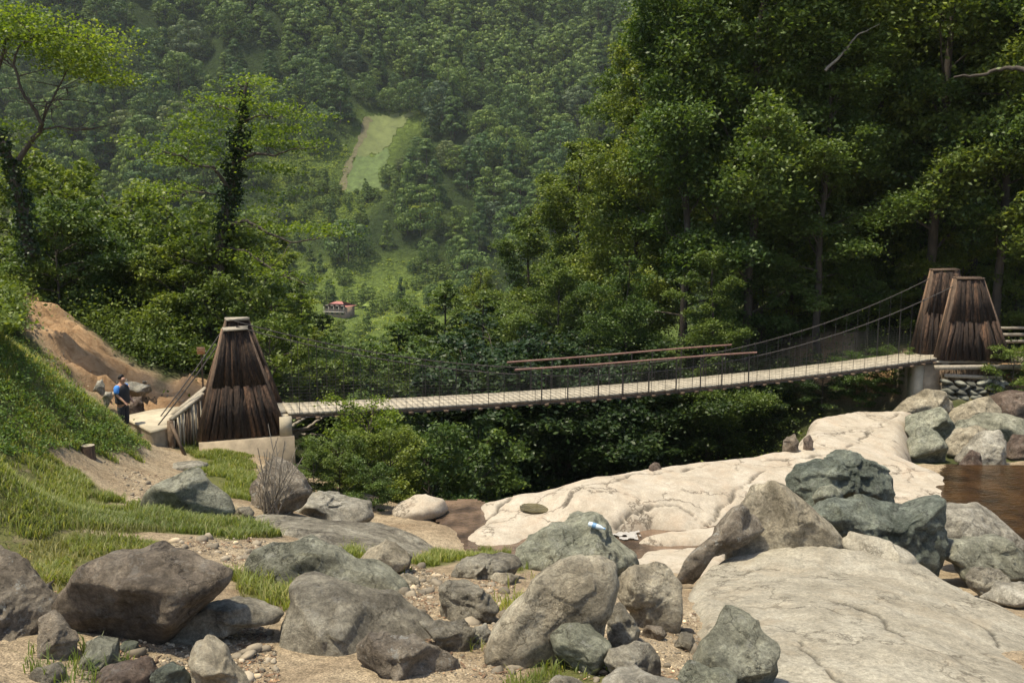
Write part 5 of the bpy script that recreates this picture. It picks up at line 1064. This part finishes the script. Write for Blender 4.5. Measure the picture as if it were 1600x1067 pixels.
for x_, Y, H, k, l in [(-3.7,22.3,2.3,'w','yellow green willow bush below the left tower'),(-2.9,20.6,1.6,0,'leafy shrub beside the rounded beige boulder'),(-3.6,20.2,1.3,2,'low shrub behind the pale jagged ledge'),(-2.2,22.8,2.5,1,'shrub under the left part of the deck'),(-1.2,24.2,3,2,'shrub on the gorge slope below the deck'),(-4.35,18.9,.9,0,'low green shrub between the lichen boulder and the gorge'),(-3.0,18.6,1.0,1,'leafy shrub just left of the rounded beige boulder'),(-3.9,19.5,1.2,2,'shrub spilling over the rock ledge below the left tower'),(-4.3,24.6,2.6,1,'shrub behind the fallen branches')]:
    place('willow' if k == 'w' else f'bush{k}', x_, Y, l, 'leafy_bush', 'bush', H=H, lm='leaf_dark' if x_ > -2.5 else None)
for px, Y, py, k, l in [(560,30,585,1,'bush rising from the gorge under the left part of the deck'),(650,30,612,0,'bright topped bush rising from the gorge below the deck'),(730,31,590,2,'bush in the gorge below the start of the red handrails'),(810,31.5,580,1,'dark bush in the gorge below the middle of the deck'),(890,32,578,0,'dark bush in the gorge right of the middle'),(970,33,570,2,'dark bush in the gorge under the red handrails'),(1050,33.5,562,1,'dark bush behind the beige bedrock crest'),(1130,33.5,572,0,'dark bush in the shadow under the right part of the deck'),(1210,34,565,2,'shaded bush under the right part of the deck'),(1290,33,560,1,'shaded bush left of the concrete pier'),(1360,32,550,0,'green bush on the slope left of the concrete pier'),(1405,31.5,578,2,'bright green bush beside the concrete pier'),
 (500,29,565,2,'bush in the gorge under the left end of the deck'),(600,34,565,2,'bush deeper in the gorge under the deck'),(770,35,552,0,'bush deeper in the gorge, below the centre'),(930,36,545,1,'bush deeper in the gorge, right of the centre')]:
    H = W(px, py, Y)[2]-float(zt(atp(px, Y), Y)); place(f'big{k}', atp(px, Y), Y, l, 'gorge_bush', 'bush', H=max(H, 1.5), sx=1.35, lm='leaf_shaded' if px > 640 and px < 1330 else 'leaf_dark' if px > 540 and px < 700 else None)  # mid-gorge bushes take the leaf colour with the shadow painted in
for px, Y, H, k, l in [(1590,29.5,1.6,0,'low green plant beside the dry stone wall'),(1585,36,3,1,'bush behind the rail fence'),(1500,37,3.4,2,'bush behind the right tower'),(1440,37,3,0,'bush left of the right tower across the dirt path'),(1330,37,2.6,1,'low bush at the left end of the dirt path'),(1640,34,3,2,'bush at the right edge behind the rail fence'),(1550,42,5,0,'tall light green bush right of the right tower'),(1600,46,7,1,'light green bush above the rail fence'),(1260,38,3.4,1,'bush at the foot of the thick dark trunk'),(1190,38,3.6,0,'bush among the trunks behind the deck'),(1390,40,3.4,2,'bush behind the dirt path')]:
    place(f'bush{k}', atp(px, Y), Y, l, 'leafy_bush', 'bush', H=H)
# undergrowth: nobody could count it
r = np.random.default_rng(55); C = []
for _ in range(1900):
    x = r.uniform(-30, 52); y = r.uniform(24, 88)
    if x > 9 and y < 31.2: continue
    s_ = softmask(np.array([x]), np.array([y]), [SOILW, [(12,33),(17,33),(30,31),(30,29.5),(14,30),(11,33)]], 1.)[0]
    if s_ > .3 or (y < 33 and -13 < x < -7.5 and y < 29) or (x < -11 and y < 27): continue
    z = float(zt(x, y)); rr = r.uniform(.5, 1.5); n_ = int(140*rr)
    o = r.normal(size=(n_, 3))*[rr, rr, rr*.5]; o[:, 2] = np.abs(o[:, 2]); C.append(o+[x, y, z])
for _ in range(420):      # slope just behind the bare earth bank
    t_ = r.uniform(0, 1); px = 30+t_*290; py = np.interp(px, [30, 60, 130, 225, 320], [462, 462, 508, 568, 585])-r.uniform(4, 40)
    h = hit(px, py)
    if h[1] > 60: continue
    rr = .55; o = r.normal(size=(110, 3))*[rr, rr, rr*.8]; o[:, 2] = np.abs(o[:, 2]); C.append(o+h)
for _ in range(500):      # ground cover on the grassy bank's upper part
    h = hit(r.uniform(-80, 14), r.uniform(420, 520))
    if h[1] > 30: continue
    o = r.normal(size=(80, 3))*[.3, .3, .16]; o[:, 2] = np.abs(o[:, 2]); C.append(o+h)
v, f = leaves(np.concatenate(C), .11, r, .8)
tag(mesh_np('undergrowth', v, f, M['leaf_mid'], smooth=False), 'dense leafy undergrowth covering the wooded banks on both sides of the gorge', 'undergrowth', kind='stuff')
# fern bank
C = []
for _ in range(900):
    px, py = r.uniform(-60, 215), r.uniform(490, 715)
    h = hit(px, py)
    if not inpoly(np.array(h[0]), np.array(h[1]), GRASS[0]): continue
    s_ = r.uniform(.06, .17); n_ = 36; o = r.normal(size=(n_, 3))*[s_, s_, s_*.45]; o[:, 2] = np.abs(o[:, 2])+.02; C.append(o+h)
v, f = leaves(np.concatenate(C), .06, r, .8, asp=.45)
tag(mesh_np('ferns', v, f, M['leaf_fern'], smooth=False), 'soft light green ferns and weeds over the left bank', 'ferns', kind='stuff')
# grass
def blades(name, polys, dens, hgt, m_, label, wd=.010, seed=1, clump=.6):
    r = np.random.default_rng(seed); out = []
    for g in polys:
        a = np.array(g); x0, x1, y0, y1 = a[:, 0].min()-.2, a[:, 0].max()+.2, a[:, 1].min()-.2, a[:, 1].max()+.2
        n_ = int((x1-x0)*(y1-y0)*dens); x = r.uniform(x0, x1, n_); y = r.uniform(y0, y1, n_)
        k = (sdpoly(x, y, g)+fbm2(x*2, y*2, 3, 12)*.38 > .02) & (fbm2(x*1.7+5, y*1.7, 3, 40) > r.uniform(-.9, .5, n_)*clump-.1)
        # coarser with distance is not needed: same blades everywhere
        out.append(np.stack([x[k], y[k], zt(x[k], y[k])], 1))
    p = np.concatenate(out); n_ = len(p); az = r.uniform(0, 6.283, n_); h = hgt*r.uniform(.4, 1.25, n_)*(1+.45*fbm2(p[:, 0]*1.2, p[:, 1]*1.2, 2, 8)); bend = r.uniform(.1, .9, n_)*h
    d = np.stack([np.cos(az), np.sin(az), 0*az], 1); s = np.stack([-np.sin(az), np.cos(az), 0*az], 1); z = np.array([0, 0, 1.])
    w2 = wd*(1+p[:, 1:2]/30)
    m1 = p+d*(bend*.3)[:, None]+z*(h*.6)[:, None]; tp_ = p+d*bend[:, None]+z*(h*.92)[:, None]
    v = np.stack([p-s*w2/2, p+s*w2/2, m1+s*w2*.42, m1-s*w2*.42, tp_+s*w2*.06, tp_-s*w2*.06], 1).reshape(-1, 3)
    b = np.arange(n_)[:, None]*6; f = np.concatenate([b+[0, 1, 2, 3], b+[3, 2, 4, 5]])
    return tag(mesh_np(name, v, f, M[m_], smooth=False), label, 'grass', kind='stuff')
blades('grass', GRASS[:1], 1700, .13, 'grass', 'soft green grass covering the left bank', .012, 3)
blades('grass', GRASS[1:2], 2600, .125, 'grass', 'long green grass running across the slope beside the path', .010, 4)
blades('grass', GRASS[2:], 2400, .12, 'grass', 'green grass tufts by the concrete base and between the boulders', .009, 5)
blades('dry_grass', DRY+GRASS[1:2]+GRASS[3:5], 900, .10, 'grass_dry', 'short yellowing grass mixed into the dirt slope', .008, 6)
for q_i, (g_, l_) in enumerate([([(110,1012),(240,1000),(235,1067),(90,1075)],'sparse grass growing between the stones at the lower left'),([(700,1000),(750,985),(760,1020),(720,1030)],'little grass tuft beside the brown grey step stone'),([(780,925),(830,905),(800,960)],'thin grass along the left foot of the big leaning boulder')]):
    blades('grass', [wpoly(g_)], 900, .13, 'grass', l_, .008, 20+q_i)
# a green weed in the foreground
wp_ = hit(850, 1035); wd_ = empty('weed', wp_, 'single upright green weed in front of the big tan leaning boulder', 'plant')
mb = MB(); mb.tube([wp_, wp_+[.01, 0, .15], wp_+[0, 0, .3]], [.005, .004, .002], 4, False); mb.build('stem', M['grass'], wd_)
C = np.array([wp_+[math.cos(i*2.4)*.035, math.sin(i*2.4)*.035, .06+i*.013] for i in range(20)]); v, f = leaves(C-wp_, .07, r, .9, asp=.3); mesh_np('foliage', v, f, M['leaf_fern'], wd_, False)
# ---- the ivy covered tree (drawn after its own limbs)
def limbtree(name, label, Yt, limbs, ivy, sprays, lm, leafsz, nper, seed, base, thin=1.):
    r = np.random.default_rng(seed); b0 = W(*base); b0[2] = float(zt(b0[0], b0[1])); o = empty(name, b0, label, 'tree'); mb = MB(); ends = []; P_ = []
    for pts, r0, r1 in limbs:
        q = np.array([W(a, b, Yt+dy) for a, b, dy in pts]); k = np.linspace(0, len(q)-1, len(q)*4)
        q = np.stack([np.interp(k, range(len(q)), q[:, i]) for i in range(3)], 1); q[1:] += r.normal(0, r0*.18, (len(q)-1, 3)); mb.tube(q, np.linspace(r0, r1, len(q)), 7, False); P_.append(q)
        if r1 < .03:
            for j in range(len(q)//3, len(q), 2):
                e = q[j]+r.normal(size=3)*[.6, .5, .25]+[0, 0, .15]; mb.tube([q[j], (q[j]+e)/2+r.normal(0, .05, 3), e], [.018, .012, .005], 4, False)
    mb.build('trunk', M['bark'], o, True)
    C = []
    for (a, b, dy, sx, sz, n_) in sprays:
        c = W(a, b, Yt+dy); s = sx/F*Yt; hz = sz/F*Yt
        for _ in range(max(2, int(n_*thin))):
            cc = c+r.normal(size=3)*[s*.5, s*.4, hz*.5]; ang = r.uniform(0, 6.28); L = .42
            mb2 = r.normal(size=(nper, 3))*[L, L, .07]; C.append(cc+mb2)
            e = cc+np.array([math.cos(ang), math.sin(ang), 0])*.4
    v, f = leaves(np.concatenate(C)-b0, leafsz, r, .9, asp=.75); mesh_np('crown', v, f, M[lm], o, False)
    C = []
    for li, a0, a1, rad, n_ in ivy:
        q = P_[li]; k = r.uniform(a0, a1, n_)*(len(q)-1); c = np.stack([np.interp(k, range(len(q)), q[:, i]) for i in range(3)], 1)
        rr = rad*(1+.6*np.sin(k*1.9)+.3*np.sin(k*5)); d = r.normal(size=(n_, 3)); d /= np.linalg.norm(d, axis=1)[:, None]; C.append(c+d*(rr*r.uniform(.7, 1.1, n_))[:, None])
    if C: v, f = leaves(np.concatenate(C)-b0, .11, r, .2, asp=.8); mesh_np('ivy', v, f, M['leaf_ivy'], o, False)
    return o
limbtree('ivy_covered_tree', 'tall tree with an ivy wrapped trunk and sparse yellow green boughs behind the left tower', 30,
 [([(328,560,0),(326,490,0),(340,430,0),(347,385,0),(352,350,0),(362,290,0),(373,230,0),(380,180,0),(386,130,0)], .27, .05),
  ([(360,300,0),(335,262,-.5),(300,258,-1),(285,245,-1.4),(255,238,-2)], .07, .015), ([(373,250,0),(400,240,-.5),(430,243,-.8),(470,228,-1.2)], .07, .012),
  ([(352,352,0),(385,345,-.6),(415,362,-1),(455,380,-1.4),(520,368,-2)], .08, .012), ([(352,388,0),(385,392,-.8),(430,425,-1.5),(480,445,-2)], .06, .010),
  ([(365,290,0),(345,305,.5),(300,300,.8),(262,310,1)], .05, .01), ([(380,180,0),(350,168,.3),(320,165,.6)], .04, .01), ([(380,190,0),(405,180,-.3),(440,185,-.5)], .04, .01),
  ([(384,150,0),(372,130,0),(350,150,.3)], .03, .01), ([(345,400,0),(310,385,.6),(270,365,1)], .05, .01), ([(341,425,0),(300,410,-.6),(262,400,-1)], .04, .01)],
 [(0, .30, .50, .17, 1200), (0, .48, .80, .27, 3200), (0, .78, .96, .13, 800)],
 [(388,130,0,28,18,6),(400,160,0,50,16,9),(350,155,0,40,20,8),(320,180,0,40,20,8),(425,185,0,50,20,10),(380,200,0,60,20,9),(450,225,-.6,55,16,11),(420,215,-.6,50,18,8),(300,215,0,60,20,12),(265,235,-1,50,18,9),(300,255,-1,70,18,10),(345,235,0,50,18,7),
  (400,270,0,60,18,8),(290,300,.5,70,16,9),(400,310,0,60,18,7),(330,330,0,70,18,7),(430,340,-.6,60,16,7),(470,355,-1.2,60,12,8),(510,360,-1.8,40,12,5),(290,360,.5,70,20,9),(420,400,-1,50,14,5),(470,430,-1.8,50,14,6),(270,385,.8,60,18,8),(240,300,.8,40,16,5)],
 'leaf_yellow', .095, 95, 5, (328,560,30), .75)
limbtree('twisted_tree', 'twisted tree with bare silver limbs and a bright yellow green top at the left edge', 24,
 [([(45,400,0),(38,350,0),(25,280,0),(8,230,0),(-10,200,.3),(-40,150,.5)], .16, .06), ([(30,250,0),(45,225,0),(62,205,0),(66,190,-.2),(50,165,-.3),(32,140,-.4),(22,100,-.4),(30,70,-.4),(60,55,-.6)], .075, .018),
  ([(62,200,0),(75,170,.2),(100,120,.4),(120,80,.5),(150,70,.4)], .035, .01), ([(64,203,0),(90,198,-.2),(120,205,-.3),(148,196,-.4)], .03, .006), ([(66,192,0),(72,165,-.3),(76,172,-.3),(98,165,-.4)], .022, .005),
  ([(-20,180,.2),(0,100,.2),(10,60,.2),(60,50,0),(130,60,0),(170,110,0)], .05, .01), ([(70,178,0),(90,140,.1),(122,135,.1)], .02, .005), ([(24,108,-.4),(10,95,-.4),(-10,90,-.4)], .03, .01)],
 [(0, .0, .45, .22, 1700), (0, .4, .75, .16, 800)],
 [(30,30,0,40,18,16),(80,50,0,50,20,20),(130,60,0,45,20,18),(60,75,0,60,16,16),(100,85,0,50,16,15),(150,90,0,24,12,8),(140,110,0,34,12,9),(175,118,0,24,12,8),(185,125,0,16,6,3),(10,60,0,30,20,10),(-20,30,0,50,30,20),(110,95,0,40,10,8),(15,195,.3,26,12,6),(50,215,.2,30,10,4)],
 'leaf_yellow', .085, 75, 6, (48,420,24), .75)
# bare bough from the right
branch_obj('bare_bough', [(1640,130,31),(1590,105,31.5),(1560,110,32),(1520,118,32),(1490,122,32)], .1, .03, 'bark', 'long dark bare bough reaching in from the right edge', 'branch')
branch_obj('dead_limb', [(1290,110,34),(1320,80,34),(1340,55,34),(1375,38,34)], .06, .015, 'bark_pale', 'pale curved dead limb high in the riverside wood', 'branch')
branch_obj('dead_snag', [(146,470,30.5),(143,440,30.5),(146,410,30.5),(143,392,30.5)], .07, .02, 'bark_pale', 'thin pale dead trunk standing above the bare earth bank', 'tree')
branch_obj('dead_snag', [(163,400,34),(161,350,34),(165,318,34),(160,305,34)], .07, .03, 'bark', 'bare dark stem with a broken top among the trees on the left slope', 'tree')
branch_obj('dead_snag', [(205,440,35),(213,380,35),(206,320,35),(209,290,35)], .08, .03, 'bark', 'crooked dark stem rising between the left trees beside the ivy covered tree', 'tree')
# ============================================================ FAR FOREST
HP = []
for i in range(9):
    pf_ = ('round', 'alder', 'round', 'cone')[i % 4]; Rr_ = (4.2, 3.6, 4.6, 3.0)[i % 4]; Hh = (10, 12, 11, 13)[i % 4]
    v, f, fm = lump(400+i, Hh*1.5, Rr_*1.6, 54, 60, .66, pf_)
    o = mesh_np('t', v, f, None, None, False, mats=[M['bark'], M['leaf_hill'] if i != 8 else M['leaf_hillpale']], fm=fm); HP.append((o.data, v, f, fm)); bpy.data.objects.remove(o)
r = np.random.default_rng(91); pts = []
sp_ = 9.3
for y in np.arange(236, 640, sp_*.82):
    for x in np.arange(-.75*y, .75*y, sp_*(1 if y < 420 else 1.25)):
        a = x+r.uniform(-.45, .45)*sp_; b = y+r.uniform(-.45, .45)*sp_; pts.append((a, b))
pts = np.array(pts); z = zfar(pts[:, 0], pts[:, 1])
sd = np.max([sdpoly(pts[:, 0], pts[:, 1], g) for g in CW], 0)
nzn = fbm2(pts[:, 0]/18, pts[:, 1]/18, 2, 61)
keep = (sd < 1) | ((sd > 2) & (nzn > .42) & (sd < 25)) | ((sd > 0) & inpoly(pts[:, 0], pts[:, 1], CW[2]) & (nzn > -.2)) | ((sd > 0) & inpoly(pts[:, 0], pts[:, 1], CW[1]) & (nzn > .05)) ; keep &= ~((pts[:, 1] < 262) & (nzn < .25))
keep &= ~inpoly(pts[:, 0], pts[:, 1], CW[0])
keep &= np.hypot(pts[:, 0]-ho.location.x, pts[:, 1]-ho.location.y+8) > 13
pts = pts[keep]; z = z[keep]; sd = sd[keep]
def proj(x, y, z):
    d = y*CT-z*ST; return 800+F*x/d, 533.5-F*(y*ST+z*CT)/d
pxs, pys = proj(pts[:, 0], pts[:, 1], z+6)
infr = (pxs > -20) & (pxs < 950) & (pys > 0) & (pys < 520); edge = (pxs > -400) & (pxs < 2000) & (pys > -200)
# a crest line hides nothing here: the nearest trees show largest
shr = np.ones(len(pts)); qx_, qy_ = proj(pts[:, 0], pts[:, 1], z+11); bx_, by_ = proj(pts[:, 0], pts[:, 1], z)
for g in CLEAR[:2]: shr[inpoly(qx_, qy_, g) & (sd < 1)] = .5
hb_ = (bx_ > 495) & (bx_ < 610) & (qy_ < 500) & (by_ > 462) & (pts[:, 1] < ho.location.y+2)
infr &= ~hb_; edge &= ~hb_
order = np.argsort(pts[:, 1]); near_ = [i for i in order if infr[i]][:295]; ns = set(near_)
for i in near_:
    k = r.integers(0, 8) if r.random() > .07 else 8; s = r.uniform(.48, 1.22)*(1 if sd[i] < 1 else .5)*shr[i]
    o = bpy.data.objects.new('forest_tree', HP[k][0]); col.objects.link(o); o.location = (pts[i, 0], pts[i, 1], z[i]-.3); o.scale = (s*r.uniform(.9, 1.1),)*2+(s*r.uniform(.85, 1.15),); o.rotation_euler = (0, 0, r.uniform(0, 6.28))
    kd = ('round crowned', 'broad topped', 'bushy', 'narrow pointed', 'round crowned', 'broad topped', 'bushy', 'narrow pointed', 'pale grey green')[k]; qx, qy = pxs[i], pys[i]
    zn = ('high up left of the tan field' if qy < 250 and qx < 430 else 'left of and below the tan field' if qx < 540 else 'on the slope above the tan field' if qy < 190 and qx < 660 else 'on the open green slope below the tan field' if sd[i] > 1 else 'at the valley bottom behind the bridge' if qy > 400 else 'in the dark wood just right of the tan field' if qx < 740 else 'on the mountainside beside the riverside wood')
    tag(o, f'{kd} far tree '+zn, 'tree', f'{kd} trees '+zn)
rest = [i for i in range(len(pts)) if i not in ns and edge[i]]
V, Fc, FM, n_ = [], [], [], 0; LOW = []
for i in range(6):
    pf_ = ('round', 'alder', 'round', 'cone')[i % 4]; v, f, fm = lump(500+i, (15, 18, 16, 19)[i % 4], (6.8, 5.8, 7.2, 5)[i % 4], 40, 30, 1.1, pf_); LOW.append((v, f, fm))
for i in rest:
    v, f, fm = LOW[r.integers(0, 6)]; s = r.uniform(.65, 1.15)*shr[i]; a = r.uniform(0, 6.28); c_, s_ = math.cos(a)*s, math.sin(a)*s
    V.append(np.stack([v[:, 0]*c_-v[:, 1]*s_, v[:, 0]*s_+v[:, 1]*c_, v[:, 2]*s], 1)+[pts[i, 0], pts[i, 1], z[i]-.3]); Fc.append(f+n_); FM.append(fm); n_ += len(v)
tag(mesh_np('mountain_forest', np.concatenate(V), np.concatenate(Fc), None, None, False, mats=[M['bark'], M['leaf_hill']], fm=np.concatenate(FM)), 'dense broadleaf forest covering the upper mountainside', 'forest', kind='stuff')
print('far trees', len(near_), len(rest), 'y of last individual', pts[near_[-1], 1])
# small shrubs dotted over the open slopes, part of the same forest cover
V, Fc, FM, n_ = [], [], [], 0
for _ in range(420):
    g = CW[r.integers(1, 3)]; a = np.array(g); x = r.uniform(a[:, 0].min(), a[:, 0].max()); y = r.uniform(a[:, 1].min(), a[:, 1].max())
    if not inpoly(np.array(x), np.array(y), g) or (abs(x-ho.location.x) < 8 and abs(y-ho.location.y+4) < 14) or float(fbm2(np.array(x/14), np.array(y/14), 2, 3)) < -.05: continue
    v, f, fm = LOW[r.integers(0, 6)]; s = r.uniform(.12, .34); V.append(v*[s*1.1, s*1.1, s]+[x, y, float(zfar(np.array(x), np.array(y)))]); Fc.append(f+n_); FM.append(fm); n_ += len(v)
tag(mesh_np('slope_shrubs', np.concatenate(V), np.concatenate(Fc), None, None, False, mats=[M['bark'], M['leaf_hill']], fm=np.concatenate(FM)), 'small bushes dotted thickly over the open green valley slopes', 'shrubs', kind='stuff')
# tea rows and shrubs on the open slopes: ground cover
C = []
for _ in range(2600):
    g = CW[r.integers(1, 4)]; a = np.array(g); x = r.uniform(a[:, 0].min(), a[:, 0].max()); y = r.uniform(a[:, 1].min(), a[:, 1].max())
    if not inpoly(np.array(x), np.array(y), g): continue
    if abs(x-ho.location.x) < 7 and abs(y-ho.location.y) < 9: continue
    z0 = float(zfar(np.array(x), np.array(y))); s_ = r.uniform(.4, 1.1); o = r.normal(size=(26, 3))*[s_, s_, s_*.4]; o[:, 2] = np.abs(o[:, 2]); C.append(o+[x, y, z0])
v, f = leaves(np.concatenate(C), .5, r, .8); tag(mesh_np('tea_shrubs', v, f, M['leaf_fern'], smooth=False), 'low bright green tea shrubs on the open valley slopes', 'shrubs', kind='stuff')
# ============================================================ HAZE
m = bpy.data.materials.new('haze'); m.use_nodes = True; nt = m.node_tree; nt.nodes.remove(nt.nodes['Principled BSDF'])
pvn = nt.nodes.new('ShaderNodeVolumePrincipled'); pvn.inputs['Color'].default_value = (.9, .95, 1, 1); pvn.inputs['Density'].default_value = .00012
nt.links.new(pvn.outputs[0], nt.nodes['Material Output'].inputs['Volume'])
mb = MB(); mb.box((0, 440, 145), (470, 0, 0), (0, 480, 0), (0, 0, 225)); tag(mb.build('haze', m), kind='stuff')
